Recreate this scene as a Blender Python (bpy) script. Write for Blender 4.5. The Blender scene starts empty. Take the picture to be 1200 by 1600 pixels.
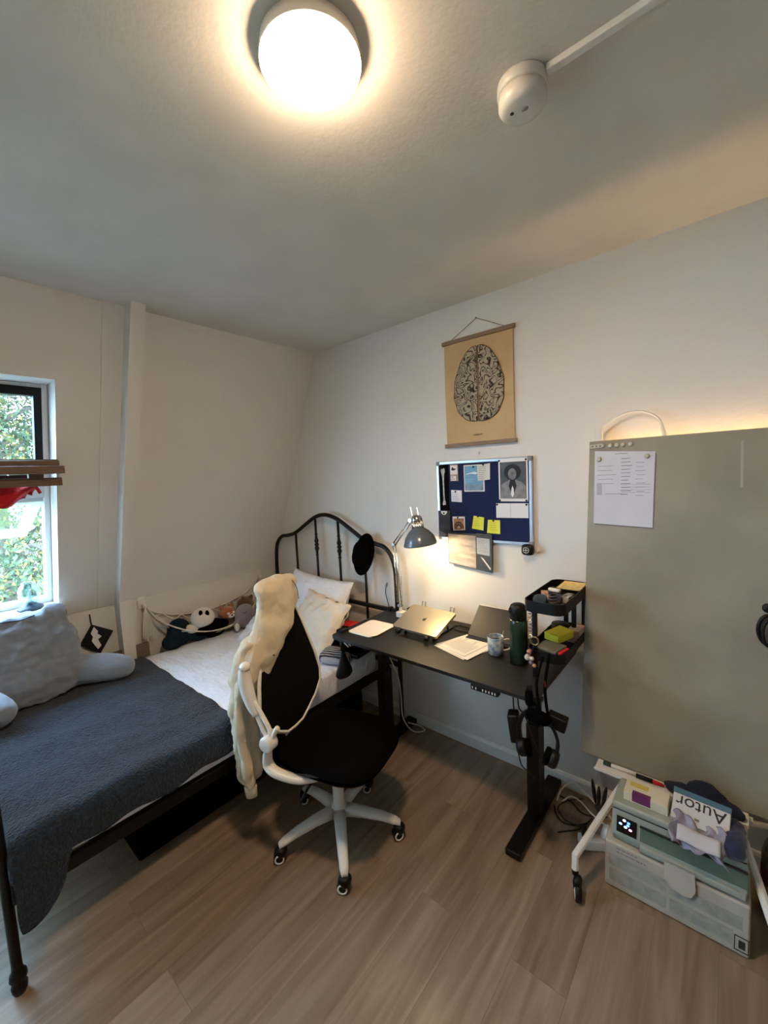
import bpy, bmesh, math, random
from mathutils import Vector, Matrix, Euler, noise
random.seed(7)
PI = math.pi
scene = bpy.context.scene
COL = scene.collection

# ------------------------------------------------------------------ camera, world, exposure
CAM_H = 1.738
cam_d = bpy.data.cameras.new('camera'); cam = bpy.data.objects.new('camera', cam_d); COL.objects.link(cam)
R_ = Vector((0.76148, 0.64636, -0.04845)).normalized()
F_ = Vector((-0.64456, 0.75912, -0.09100)).normalized()
R_ = (R_ - F_ * R_.dot(F_)).normalized()
U_ = R_.cross(F_)
M_ = Matrix((R_, U_, -F_)).transposed().to_4x4(); M_.translation = Vector((0, 0, CAM_H))
cam.matrix_world = M_
cam_d.sensor_fit = 'HORIZONTAL'; cam_d.sensor_width = 36.0; cam_d.lens = 645.05 / 1200 * 36.0
cam_d.clip_start = 0.02; cam_d.clip_end = 200
scene.camera = cam

scene.view_settings.view_transform = 'Standard'
scene.view_settings.look = 'None'
scene.view_settings.exposure = 1.62
scene.view_settings.gamma = 1.0
scene.view_settings.use_curve_mapping = False
scene.cycles.use_denoising = True
scene.cycles.max_bounces = 8
scene.cycles.diffuse_bounces = 5
scene.cycles.transparent_max_bounces = 12
scene.cycles.sample_clamp_indirect = 6.0

SKY = (0.45, 0.71, 1.0); SKY_STRENGTH = 10.5
world = bpy.data.worlds.new('overcast_sky'); scene.world = world; world.use_nodes = True
bg = world.node_tree.nodes['Background']; bg.inputs[0].default_value = (*SKY, 1); bg.inputs[1].default_value = SKY_STRENGTH

CEIL_LAMP = 72.0      # emission of the ceiling lamp's opal dome
DESK_LAMP = 2.3      # watts of the desk lamp bulb
BOARD_LAMP = 21.0      # emission of the light bar behind the whiteboard

# ------------------------------------------------------------------ helpers
def hexc(h):
    h = h.lstrip('#'); o = []
    for i in (0, 2, 4):
        c = int(h[i:i+2], 16) / 255
        o.append(c / 12.92 if c <= .04045 else ((c + .055) / 1.055) ** 2.4)
    return (*o, 1)

MATS = {}
def mat(name, color='#808080', rough=.6, metal=0, bump=0, bscale=60, color2=None, cscale=4, emit=0, ecol=None, sheen=0, detail=3, coat=0, stretch=None, spec=None, bdist=.01):
    if name in MATS: return MATS[name]
    m = bpy.data.materials.new(name); m.use_nodes = True; MATS[name] = m
    nt = m.node_tree; b = nt.nodes['Principled BSDF']
    c = hexc(color)
    b.inputs['Base Color'].default_value = c
    b.inputs['Roughness'].default_value = rough; b.inputs['Metallic'].default_value = metal
    if sheen: b.inputs['Sheen Weight'].default_value = sheen; b.inputs['Sheen Roughness'].default_value = .6
    if coat: b.inputs['Coat Weight'].default_value = coat
    if spec is not None: b.inputs['Specular IOR Level'].default_value = spec
    tc = nt.nodes.new('ShaderNodeTexCoord'); mp = nt.nodes.new('ShaderNodeMapping')
    nt.links.new(tc.outputs['Object'], mp.inputs[0])
    if stretch: mp.inputs['Scale'].default_value = stretch
    n2 = nt.nodes.new('ShaderNodeTexNoise'); n2.inputs['Scale'].default_value = cscale; n2.inputs['Detail'].default_value = detail
    nt.links.new(mp.outputs[0], n2.inputs[0])
    r = nt.nodes.new('ShaderNodeValToRGB'); r.color_ramp.elements[0].position = .35; r.color_ramp.elements[1].position = .65
    c2 = hexc(color2) if color2 else tuple(min(1, v * .93) for v in c[:3]) + (1,)
    r.color_ramp.elements[0].color = c; r.color_ramp.elements[1].color = c2
    nt.links.new(n2.outputs[0], r.inputs[0]); nt.links.new(r.outputs[0], b.inputs['Base Color'])
    if bump:
        n = nt.nodes.new('ShaderNodeTexNoise'); n.inputs['Scale'].default_value = bscale; n.inputs['Detail'].default_value = 4
        nt.links.new(mp.outputs[0], n.inputs[0])
        bp = nt.nodes.new('ShaderNodeBump'); bp.inputs['Strength'].default_value = bump; bp.inputs['Distance'].default_value = bdist
        nt.links.new(n.outputs[0], bp.inputs['Height']); nt.links.new(bp.outputs[0], b.inputs['Normal'])
    if emit:
        b.inputs['Emission Color'].default_value = hexc(ecol or color); b.inputs['Emission Strength'].default_value = emit
    return m

INV = {}      # name of a thing's Empty -> inverse of its matrix
class MB:
    def __init__(s): s.v = []; s.f = []; s.mi = []
    def add(s, vs, fs, mi=0):
        k = len(s.v); s.v += [Vector(v) for v in vs]
        for f in fs: s.f.append([i + k for i in f]); s.mi.append(mi)
        return s
    def hexa(s, p, mi=0):      # 8 corners: bottom 0-3 ccw, top 4-7
        return s.add(p, [(3,2,1,0),(4,5,6,7),(0,1,5,4),(1,2,6,5),(2,3,7,6),(3,0,4,7)], mi)
    def box(s, x0, x1, y0, y1, z0, z1, mi=0):
        return s.hexa([(x0,y0,z0),(x1,y0,z0),(x1,y1,z0),(x0,y1,z0),(x0,y0,z1),(x1,y0,z1),(x1,y1,z1),(x0,y1,z1)], mi)
    def obox(s, c, size, rot=(0,0,0), mi=0):
        m = Euler(rot).to_matrix(); c = Vector(c); a, b, d = [v / 2 for v in size]
        return s.hexa([c + m @ Vector(q) for q in [(-a,-b,-d),(a,-b,-d),(a,b,-d),(-a,b,-d),(-a,-b,d),(a,-b,d),(a,b,d),(-a,b,d)]], mi)
    def tube(s, pts, r, seg=10, closed=False, cap=True, flat=1.0, mi=0):
        pts = [Vector(p) for p in pts]; n = len(pts)
        rr = r if isinstance(r, (list, tuple)) else [r] * n
        prev = None; k = len(s.v)
        for i, p in enumerate(pts):
            t = (pts[(i+1) % n] - pts[i-1]) if closed else (pts[min(i+1, n-1)] - pts[max(i-1, 0)])
            if t.length < 1e-9: t = Vector((0,0,1))
            t.normalize()
            if prev is None:
                a = t.orthogonal().normalized() if abs(t.z) > .99 else t.cross(Vector((0,0,1))).normalized()
            else:
                a = (prev - t * prev.dot(t))
                a = a.normalized() if a.length > 1e-6 else t.orthogonal().normalized()
            prev = a; b = t.cross(a)
            for j in range(seg):
                th = 2 * PI * j / seg
                s.v.append(p + a * math.cos(th) * rr[i] + b * math.sin(th) * rr[i] * flat)
        m = n if closed else n - 1
        for i in range(m):
            i2 = (i + 1) % n
            for j in range(seg):
                j2 = (j + 1) % seg
                s.f.append([k + i*seg + j, k + i*seg + j2, k + i2*seg + j2, k + i2*seg + j]); s.mi.append(mi)
        if cap and not closed:
            s.f.append([k + j for j in range(seg)][::-1]); s.mi.append(mi)
            s.f.append([k + (n-1)*seg + j for j in range(seg)]); s.mi.append(mi)
        return s
    def lathe(s, prof, c=(0,0,0), axis=(0,0,1), seg=24, mi=0):      # prof: (radius, height)
        ax = Vector(axis).normalized(); a = ax.orthogonal().normalized(); b = ax.cross(a); c = Vector(c)
        k = len(s.v); n = len(prof)
        for (r, h) in prof:
            for j in range(seg):
                th = 2*PI*j/seg; s.v.append(c + ax*h + (a*math.cos(th) + b*math.sin(th)) * max(r, 1e-5))
        for i in range(n - 1):
            for j in range(seg):
                j2 = (j+1) % seg
                s.f.append([k+i*seg+j, k+i*seg+j2, k+(i+1)*seg+j2, k+(i+1)*seg+j]); s.mi.append(mi)
        return s
    def ell(s, c, r, rot=(0,0,0), nu=16, nv=10, e=1.0, mi=0):       # superellipsoid, e<1 is boxier
        m = Euler(rot).to_matrix(); c = Vector(c); k = len(s.v)
        sg = lambda x: math.copysign(abs(x) ** e, x)
        for i in range(nv + 1):
            ph = -PI/2 + PI*i/nv
            for j in range(nu):
                th = 2*PI*j/nu
                s.v.append(c + m @ Vector((r[0]*sg(math.cos(ph))*sg(math.cos(th)), r[1]*sg(math.cos(ph))*sg(math.sin(th)), r[2]*sg(math.sin(ph)))))
        for i in range(nv):
            for j in range(nu):
                j2 = (j+1) % nu
                s.f.append([k+i*nu+j, k+i*nu+j2, k+(i+1)*nu+j2, k+(i+1)*nu+j]); s.mi.append(mi)
        return s
    def grid(s, fn, nu, nv, mi=0):
        k = len(s.v)
        for i in range(nu + 1):
            for j in range(nv + 1): s.v.append(Vector(fn(i/nu, j/nv)))
        for i in range(nu):
            for j in range(nv):
                a = k + i*(nv+1) + j
                s.f.append([a, a+nv+1, a+nv+2, a+1]); s.mi.append(mi)
        return s
    def prism(s, poly, off, mi=0):      # planar polygon in 3-D extruded by the vector off
        n = len(poly); off = Vector(off); P = [Vector(p) for p in poly]
        return s.add(P + [p + off for p in P], [list(range(n))[::-1], list(range(n, 2*n))] + [[i, (i+1) % n, n + (i+1) % n, n + i] for i in range(n)], mi)

def obj(name, mb, m=None, parent=None, smooth=False, bevel=0, sub=0, solid=0, remesh=0, wrinkle=0, wscale=.1, local=False, smoothit=0):
    me = bpy.data.meshes.new(name)
    vs = mb.v
    if parent is not None and not local:
        p = parent
        while p.parent is not None: p = p.parent
        iv = INV.get(p.name)
        if iv is not None: vs = [iv @ v for v in vs]
    me.from_pydata([tuple(v) for v in vs], [], mb.f)
    ms = m if isinstance(m, (list, tuple)) else [m]
    for q in ms:
        if q: me.materials.append(q)
    if len(ms) > 1: me.polygons.foreach_set('material_index', mb.mi)
    bm = bmesh.new(); bm.from_mesh(me); bmesh.ops.recalc_face_normals(bm, faces=bm.faces)
    bm.to_mesh(me); bm.free()
    if smooth or remesh or sub: me.polygons.foreach_set('use_smooth', [True] * len(me.polygons))
    me.update()
    o = bpy.data.objects.new(name, me); COL.objects.link(o)
    if parent is not None: o.parent = parent
    if remesh:
        q = o.modifiers.new('remesh', 'REMESH'); q.mode = 'VOXEL'; q.voxel_size = remesh; q.use_smooth_shade = True
        q = o.modifiers.new('smooth', 'SMOOTH'); q.iterations = smoothit or 8; q.factor = .5
    if solid:
        q = o.modifiers.new('solid', 'SOLIDIFY'); q.thickness = solid; q.offset = 0
    if bevel:
        q = o.modifiers.new('bevel', 'BEVEL'); q.width = bevel; q.segments = 3; q.limit_method = 'ANGLE'; q.angle_limit = .7
        me.polygons.foreach_set('use_smooth', [True] * len(me.polygons))
        q = o.modifiers.new('wn', 'WEIGHTED_NORMAL'); q.keep_sharp = False
    if sub:
        q = o.modifiers.new('sub', 'SUBSURF'); q.levels = sub; q.render_levels = sub
    if wrinkle:
        key = 'wr%g' % wscale
        t = bpy.data.textures.get(key) or bpy.data.textures.new(key, 'CLOUDS')
        t.noise_scale = wscale; t.noise_depth = 2
        q = o.modifiers.new('wrinkle', 'DISPLACE'); q.texture = t; q.strength = wrinkle; q.mid_level = .5; q.texture_coords = 'LOCAL'
    return o

def thing(name, label, cat, loc=(0,0,0), rz=0, group=None):
    o = bpy.data.objects.new(name, None); COL.objects.link(o); o.empty_display_size = .05
    o.location = loc; o.rotation_euler = (0, 0, rz)
    INV[o.name] = (Matrix.Translation(loc) @ Matrix.Rotation(rz, 4, 'Z')).inverted()
    o['label'] = label; o['category'] = cat
    if group: o['group'] = group
    return o
def tag(o, label, cat, group=None, kind=None):
    o['label'] = label; o['category'] = cat
    if group: o['group'] = group
    if kind: o['kind'] = kind
    return o
def lab(o, label): o['label'] = label; return o
def struct(name, mb, m, parent=None, **k):
    o = obj(name, mb, m, parent, **k)
    if parent is None: o['kind'] = 'structure'
    return o
def dup(root, loc=None, rz=None, label=None):
    r = root.copy(); COL.objects.link(r)
    if loc is not None: r.location = loc
    if rz is not None: r.rotation_euler = (0, 0, rz)
    if label: r['label'] = label
    for ch in list(root.children):
        c = ch.copy(); COL.objects.link(c); c.parent = r
        for g in ch.children:
            d = g.copy(); COL.objects.link(d); d.parent = c
    return r
def bez(pts, n=8):      # Catmull-Rom through points
    P = [Vector(p) for p in pts]; P = [P[0]*2 - P[1]] + P + [P[-1]*2 - P[-2]]; out = []
    for i in range(1, len(P) - 2):
        for k in range(n):
            t = k / n; a, b, c, d = P[i-1], P[i], P[i+1], P[i+2]
            out.append(.5 * ((2*b) + (c - a)*t + (2*a - 5*b + 4*c - d)*t*t + (3*b - a - 3*c + d)*t**3))
    out.append(P[-2]); return out
def text_mb(body, size, origin, ux, uy, extrude=.0006):      # lettering as a mesh: ux = reading direction, uy = up direction
    cu = bpy.data.curves.new('txt', 'FONT'); cu.body = body; cu.size = size; cu.extrude = extrude
    to = bpy.data.objects.new('txt', cu); COL.objects.link(to)
    dg = bpy.context.evaluated_depsgraph_get(); me = bpy.data.meshes.new_from_object(to.evaluated_get(dg))
    ux = Vector(ux).normalized(); uy = Vector(uy).normalized(); uz = ux.cross(uy); o = Vector(origin)
    mb = MB(); mb.add([o + ux*v.co.x + uy*v.co.y + uz*v.co.z for v in me.vertices], [list(p.vertices) for p in me.polygons])
    bpy.data.objects.remove(to); bpy.data.curves.remove(cu); bpy.data.meshes.remove(me)
    return mb

# ------------------------------------------------------------------ materials
M = {}
M['wall'] = mat('painted_plaster', '#d9d4cc', .85, bump=.12, bscale=55, color2='#d4cfc7', cscale=1.5)
M['ceil'] = mat('ceiling_paint', '#d8d3ca', .85, bump=.10, bscale=70)
M['trimw'] = mat('white_gloss_paint', '#dcdad4', .35)
M['winw'] = mat('white_window_paint', '#e2e4e4', .3)
M['blackm'] = mat('black_enamelled_metal', '#060606', .45, spec=.3)
M['blackp'] = mat('black_plastic', '#060607', .5, spec=.3)
M['blackf'] = mat('black_fabric', '#040405', .95, bump=.4, bscale=500, spec=.05)
M['mesh'] = mat('black_mesh_fabric', '#050505', .9, bump=.5, bscale=700, spec=.1)
M['deskblk'] = mat('black_desk_laminate', '#0d0b08', .5, bump=.08, bscale=300, color2='#120f0b', stretch=(1, 12, 1), cscale=30)
M['whitep'] = mat('white_plastic', '#d8d4cb', .35)
M['greyp'] = mat('grey_plastic', '#7b7d7e', .5)
M['paper'] = mat('white_paper', '#e4e0da', .8)
M['ink'] = mat('grey_ink', '#6a6868', .8)
M['inkd'] = mat('dark_ink', '#222124', .8)
M['chrome'] = mat('chrome', '#c8c8c8', .18, metal=1)
M['alu'] = mat('brushed_aluminium', '#b9bdc4', .35, metal=.9)
M['sheet'] = mat('white_cotton_sheet', '#e6e8f0', .9, bump=1, bscale=6, bdist=.035, sheen=.1, stretch=(1,1.6,1))
M['pillow'] = mat('cream_cotton_pillow', '#dcd2c2', .9, bump=.5, bscale=12, sheen=.2)
M['blanket'] = mat('blue_fleece', '#121c27', 1.0, bump=1.0, bscale=110, bdist=.015, color2='#1e2d3c', cscale=60, sheen=.15, spec=.1)
M['cushion'] = mat('grey_blue_velour', '#78808c', .95, bump=.9, bscale=7, color2='#828b97', sheen=.3, stretch=(1,1,3.5))
M['cream'] = mat('cream_sweatshirt', '#c8b99d', .95, bump=1, bscale=9, bdist=.03, color2='#c2b296', stretch=(1,1,.35))
M['navy'] = mat('navy_cloth', '#10182a', .95, bump=.5, bscale=60, color2='#1a2438', cscale=20)
M['felt'] = mat('blue_felt', '#0b1d48', .95, bump=.2, bscale=400, color2='#0a1940', cscale=80)
M['yellow'] = mat('yellow_note_paper', '#e6e04a', .8)
M['wood'] = mat('light_wood', '#8a6d50', .55, color2='#775a3f', cscale=8, stretch=(3, 3, 30))
M['woodx'] = mat('poster_rail_wood', '#8b7257', .55, color2='#7a6148', cscale=8, stretch=(3, 30, 30))
M['slat'] = mat('brown_slat_wood', '#6f5238', .5, color2='#5a402a', cscale=6, stretch=(30, 2, 30))
M['board'] = mat('dirty_whiteboard_enamel', '#9a917f', .28, color2='#8a8271', cscale=3.5, detail=6)
M['kraft'] = mat('white_cardboard', '#b1ab9c', .8, color2='#a6a092', cscale=12)
M['printer'] = mat('pale_green_grey_plastic', '#999f94', .45)
M['printerd'] = mat('green_tinted_plastic', '#5b6c5d', .4)
M['rope'] = mat('white_cotton_rope', '#dcd6ca', .9, bump=.5, bscale=300)
M['red'] = mat('red_cloth', '#b3101a', .8, bump=.3, bscale=30, color2='#c4141e')
M['teal'] = mat('dark_teal_cloth', '#13252e', .95, bump=.4, bscale=100, spec=.1)
M['green'] = mat('dark_green_lacquer', '#12301f', .3, color2='#0f2a1c', coat=.4)

def floor_mat():
    m = bpy.data.materials.new('oak_laminate_planks'); m.use_nodes = True; nt = m.node_tree; b = nt.nodes['Principled BSDF']
    N = nt.nodes.new; L = nt.links.new
    tc = N('ShaderNodeTexCoord'); mp = N('ShaderNodeMapping'); mp.inputs['Rotation'].default_value = (0, 0, PI/2)
    L(tc.outputs['Object'], mp.inputs[0])
    br = N('ShaderNodeTexBrick'); br.offset = .37; br.inputs['Scale'].default_value = 1; br.inputs['Brick Width'].default_value = 1.25; br.inputs['Row Height'].default_value = .19
    br.inputs['Mortar Size'].default_value = .0012; br.inputs['Color1'].default_value = (0,0,0,1); br.inputs['Color2'].default_value = (1,1,1,1); br.inputs['Mortar'].default_value = (.5,.5,.5,1); br.inputs['Bias'].default_value = 0
    L(mp.outputs[0], br.inputs[0])
    m2 = N('ShaderNodeMapping'); m2.inputs['Scale'].default_value = (1.2, 14, 1); L(mp.outputs[0], m2.inputs[0])
    off = N('ShaderNodeVectorMath'); off.operation = 'ADD'; L(m2.outputs[0], off.inputs[0]); L(br.outputs[0], off.inputs[1])
    ns = N('ShaderNodeTexNoise'); ns.inputs['Scale'].default_value = 1.6; ns.inputs['Detail'].default_value = 6; ns.inputs['Distortion'].default_value = .6; L(off.outputs[0], ns.inputs[0])
    rp = N('ShaderNodeValToRGB'); e = rp.color_ramp.elements
    e[0].position = .3; e[0].color = hexc('#75604c'); e[1].position = .7; e[1].color = hexc('#998773'); L(ns.outputs[0], rp.inputs[0])
    mix = N('ShaderNodeMix'); mix.data_type = 'RGBA'; mix.blend_type = 'MULTIPLY'; mix.inputs[0].default_value = 1
    r2 = N('ShaderNodeValToRGB'); r2.color_ramp.elements[0].color = (.82,.81,.80,1); r2.color_ramp.elements[1].color = (1.0,1.0,1.0,1); L(br.outputs[0], r2.inputs[0])
    L(rp.outputs[0], mix.inputs[6]); L(r2.outputs[0], mix.inputs[7])
    mx2 = N('ShaderNodeMix'); mx2.data_type = 'RGBA'; mx2.blend_type = 'MIX'; mx2.inputs[7].default_value = hexc('#4a3828')
    ml = N('ShaderNodeMath'); ml.operation = 'MULTIPLY'; ml.inputs[1].default_value = .35
    L(br.outputs['Fac'], ml.inputs[0]); L(ml.outputs[0], mx2.inputs[0]); L(mix.outputs[2], mx2.inputs[6]); L(mx2.outputs[2], b.inputs['Base Color'])
    b.inputs['Roughness'].default_value = .42
    bp = N('ShaderNodeBump'); bp.inputs['Strength'].default_value = .08; bp.inputs['Distance'].default_value = .004
    L(ns.outputs[0], bp.inputs['Height']); L(bp.outputs[0], b.inputs['Normal'])
    return m
M['floor'] = floor_mat()

def glass_mat(name, tint=(.95,.97,.97,1), refl=.06):
    m = bpy.data.materials.new(name); m.use_nodes = True; nt = m.node_tree; nt.nodes.remove(nt.nodes['Principled BSDF'])
    t = nt.nodes.new('ShaderNodeBsdfTransparent'); t.inputs[0].default_value = tint
    g = nt.nodes.new('ShaderNodeBsdfGlossy'); g.inputs['Roughness'].default_value = .03
    fr = nt.nodes.new('ShaderNodeLayerWeight'); fr.inputs[0].default_value = .25
    mu = nt.nodes.new('ShaderNodeMath'); mu.operation = 'MULTIPLY_ADD'; mu.inputs[1].default_value = .5; mu.inputs[2].default_value = refl
    nt.links.new(fr.outputs['Fresnel'], mu.inputs[0])
    mx = nt.nodes.new('ShaderNodeMixShader'); nt.links.new(mu.outputs[0], mx.inputs[0]); nt.links.new(t.outputs[0], mx.inputs[1]); nt.links.new(g.outputs[0], mx.inputs[2])
    nt.links.new(mx.outputs[0], nt.nodes['Material Output'].inputs[0]); return m
M['glass'] = glass_mat('window_glass')
M['vase'] = glass_mat('clear_lamp_glass', (.8,.9,.92,1), .14)
M['clearp'] = glass_mat('clear_plastic', (.78,.76,.72,1), .15)

def brain_mat():
    m = bpy.data.materials.new('engraved_brain_print'); m.use_nodes = True; nt = m.node_tree; b = nt.nodes['Principled BSDF']; N = nt.nodes.new; L = nt.links.new
    tc = N('ShaderNodeTexCoord'); n = N('ShaderNodeTexNoise'); n.inputs['Scale'].default_value = 21; n.inputs['Detail'].default_value = .2; n.inputs['Distortion'].default_value = .9
    L(tc.outputs['Object'], n.inputs[0])
    s = N('ShaderNodeMath'); s.operation = 'MULTIPLY'; s.inputs[1].default_value = 34; L(n.outputs[0], s.inputs[0])
    c = N('ShaderNodeMath'); c.operation = 'SINE'; L(s.outputs[0], c.inputs[0])
    r = N('ShaderNodeValToRGB'); e = r.color_ramp.elements
    a = N('ShaderNodeMath'); a.operation = 'MULTIPLY_ADD'; a.inputs[1].default_value = .5; a.inputs[2].default_value = .5; L(c.outputs[0], a.inputs[0])
    e[0].position = .01; e[0].color = hexc('#1c1712'); e[1].position = .12; e[1].color = hexc('#51493e')
    q = e.new(.55); q.color = hexc('#a39881')
    L(a.outputs[0], r.inputs[0]); L(r.outputs[0], b.inputs['Base Color']); b.inputs['Roughness'].default_value = .9
    return m
M['brain'] = brain_mat()

# ------------------------------------------------------------------ room shell
CZ = 2.695; D = 2.2; TAN = .4013; X0 = -2.504; KX = -3.205; KZ = .947
def sx(z): return X0 - TAN * (CZ - z)           # face of the sloping wall at height z
RX, RY = 1.7, -2.3                               # right wall and the wall behind the camera
struct('floor', MB().box(KX - .3, RX + .2, RY - .2, D + .2, -.12, 0), M['floor'])
struct('ceiling', MB().box(-3.1, RX + .2, RY - .2, D + .2, CZ, CZ + .15), M['ceil'])
struct('wall_back', MB().box(KX - .3, RX + .2, D, D + .2, 0, CZ), M['wall'])
struct('wall_right', MB().box(RX, RX + .2, RY, D, 0, CZ), M['wall'])
struct('wall_front', MB().box(KX - .3, RX, RY - .2, RY, 0, CZ), M['wall'])
WIN = [(-2.0, -1.0), (-.78, .588)]; WZ0, WZ1 = 1.0, 2.30; TH = .26
ys = [RY, WIN[0][0], WIN[0][1], WIN[1][0], WIN[1][1], D]; zs = [KZ, WZ0, WZ1, CZ]
w = MB()
for i in range(5):
    for j in range(3):
        if j == 1 and i in (1, 3): continue
        y0, y1, z0, z1 = ys[i], ys[i+1], zs[j], zs[j+1]
        w.hexa([(sx(z0)-TH, y0, z0), (sx(z0), y0, z0), (sx(z0), y1, z0), (sx(z0)-TH, y1, z0), (sx(z1)-TH, y0, z1), (sx(z1), y0, z1), (sx(z1), y1, z1), (sx(z1)-TH, y1, z1)])
struct('wall_left', w, M['wall'])
struct('wall_knee', MB().box(KX - .26, KX, RY, D, 0, KZ - .002), M['wall'])
# boxed roof beam between the window bay and the bed alcove
p = MB(); a = .10
p.prism([(sx(CZ)-.02, .89, CZ), (sx(CZ)+a, .89, CZ), (KX+a+.012, .89, KZ+.03), (KX+a, .89, KZ-.1), (KX+a, .89, 0), (KX-.02, .89, 0), (KX-.02, .89, KZ)], (0, .072, 0))
struct('trim_1', p, M['wall'])
# plaster strip beside the beam
p = MB(); p.hexa([(sx(KZ)-.01,.79,KZ),(sx(KZ)+.008,.79,KZ),(sx(KZ)+.008,.89,KZ),(sx(KZ)-.01,.89,KZ),(sx(CZ)-.01,.79,CZ),(sx(CZ)+.008,.79,CZ),(sx(CZ)+.008,.89,CZ),(sx(CZ)-.01,.89,CZ)])
struct('trim_2', p, M['wall'])
# baseboards
def skirting(name, prof_dir, a, b):
    mb = MB(); a = Vector(a); b = Vector(b); d = Vector(prof_dir)
    pr = [(0,0),(.016,0),(.016,.062),(.009,.075),(0,.078)]
    mb.prism([a + d*u + Vector((0,0,z)) for u, z in pr], b - a)
    struct(name, mb, M['trimw'])
skirting('baseboard_back', (0,-1,0), (KX, D, 0), (RX, D, 0))
skirting('baseboard_left', (1,0,0), (KX, .962, 0), (KX, D - .02, 0))
skirting('baseboard_right', (-1,0,0), (RX, RY, 0), (RX, D - .02, 0))
struct('trim_3', MB().box(KX - .002, KX + .012, .962, D, KZ - .012, KZ), M['wall'])

# windows: frame, black upper sash, tilted lower sash
def wp(y, z, d): return (sx(z) - d, y, z)
def pbox(mb, y0, y1, z0, z1, d0, d1, mi=0):
    return mb.hexa([wp(y0,z0,d1), wp(y0,z0,d0), wp(y1,z0,d0), wp(y1,z0,d1), wp(y0,z1,d1), wp(y0,z1,d0), wp(y1,z1,d0), wp(y1,z1,d1)], mi)
def window(name, y0, y1):
    f = MB(); e = .0015; y0 += e; y1 -= e
    for (a, b, c, d) in ((y0, y0+.028, WZ0+.03, WZ1-e), (y1-.028, y1, WZ0+.03, WZ1-e), (y0+.028, y1-.028, WZ1-.02, WZ1-e), (y0+.028, y1-.028, WZ0+.03, WZ0+.07), (y0+.028, y1-.028, 1.70, 1.78)):
        pbox(f, a, b, c, d, .15, .23)
    o = obj(name, f, M['winw'], bevel=.003); o['kind'] = 'structure'
    s = MB(); a, b = y0+.029, y1-.029
    pbox(s, a, a+.034, 1.782, WZ1-.021, .14, .19); pbox(s, b-.034, b, 1.782, WZ1-.021, .14, .19)
    pbox(s, a+.034, b-.034, 1.782, 1.83, .14, .19); pbox(s, a+.034, b-.034, WZ1-.062, WZ1-.021, .14, .19)
    obj('upper_sash', s, M['blackm'], o)
    obj('pane', pbox(MB(), a+.034, b-.034, 1.83, WZ1-.062, .163, .168), M['glass'], o)
    # lower sash pushed open, hinged at its head
    H = Vector((sx(1.70) - .19, 0, 1.695)); dr = Vector((-.93, 0, -.37)).normalized(); nr = Vector((-dr.z, 0, dr.x)) 
    def q(y, t, h): v = H + dr*t + nr*h; return (v.x, y, v.z)
    s = MB()
    def sb(ya, yb, t0, t1, h0=-.02, h1=.02): s.hexa([q(ya,t0,h0), q(yb,t0,h0), q(yb,t1,h0), q(ya,t1,h0), q(ya,t0,h1), q(yb,t0,h1), q(yb,t1,h1), q(ya,t1,h1)])
    sb(a, a+.05, 0, .66); sb(b-.05, b, 0, .66); sb(a+.05, b-.05, 0, .05); sb(a+.05, b-.05, .61, .66)
    obj('lower_sash', s, M['winw'], o, bevel=.003)
    s = MB(); sb(a+.05, b-.05, .05, .61, -.003, .003); obj('pane', s, M['glass'], o)
    return o
window('window_1', *WIN[1]); window('window_2', *WIN[0])
for i, (a, b) in enumerate(((WIN[1]), (WIN[0]))):
    s = MB().box(sx(1.0) - .21, sx(1.0), a + .002, b - .002, WZ0 + .001, WZ0 + .03); s.box(sx(1.0) + .002, -3.085, a - .04, b + .02, WZ0 - .005, WZ0 + .03)
    struct('trim_%d' % (4 + i), s, M['trimw'], bevel=.004)

# ------------------------------------------------------------------ outside: ground and autumn trees
gm = mat('lawn', '#3d4a22', .95, color2='#55602c', cscale=2)
struct('floor_outside', MB().box(-40, KX - 1.2, -25, 30, -5.2, -5), gm)
leafm = [mat('leaf_green', '#26361a', .8), mat('leaf_pale_green', '#3d4c2a', .8), mat('leaf_yellow', '#66591c', .8), mat('leaf_brown', '#453526', .8)]
bark = mat('bark', '#4a4034', .9, bump=.6, bscale=30)
def tree(x, y, h, rad, n, label, wts, seed):
    rd = random.Random(seed)
    t = thing('leafy_tree', label, 'tree', (x, y, -5), 0, 'trees beyond the window')
    mb = MB().tube(bez([(x,y,-5.05),(x+.1,y-.05,-5+h*.4),(x-.1,y+.1,-5+h*.92)]), [ .17 - .15*i/16 for i in range(17)], 8)
    obj('trunk', mb, bark, t)
    br = MB(); lf = MB()
    for k in range(44):
        z = -5 + h*(.25 + .75*k/44); a = rd.random()*2*PI; L_ = rad*(1.15 - .45*k/44)*(.7+.4*rd.random())
        p0 = Vector((x, y, z)); p1 = p0 + Vector((math.cos(a)*L_, math.sin(a)*L_, .25*L_)); pm = (p0+p1)/2 + Vector((0,0,.15*L_))
        br.tube(bez([p0, pm, p1], 4), [.045 - .0035*i for i in range(9)], 5)
        for q in range(4):
            s = p0.lerp(p1, .3 + .17*q); e = s + Vector((rd.uniform(-1,1), rd.uniform(-1,1), rd.uniform(-.3,.7)))*.55
            br.tube([s, (s+e)/2 + Vector((0,0,.05)), e], [.014, .01, .005], 4)
        for q in range(n // 44):
            s = p0.lerp(p1, .15 + .9*rd.random()) + Vector((rd.gauss(0,.32), rd.gauss(0,.32), rd.gauss(0,.28)))
            r = .022 + .022*rd.random(); u = Vector((rd.gauss(0,1), rd.gauss(0,1), rd.gauss(0,1))).normalized(); v = u.orthogonal().normalized()
            lf.add([s-u*r*1.3, s+v*r*.55, s+u*r*1.3, s-v*r*.55], [(0,1,2,3)], rd.choices(range(4), wts)[0])
    obj('branches', br, bark, t)
    o = obj('foliage', lf, leafm, t); o['kind'] = 'stuff'
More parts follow.
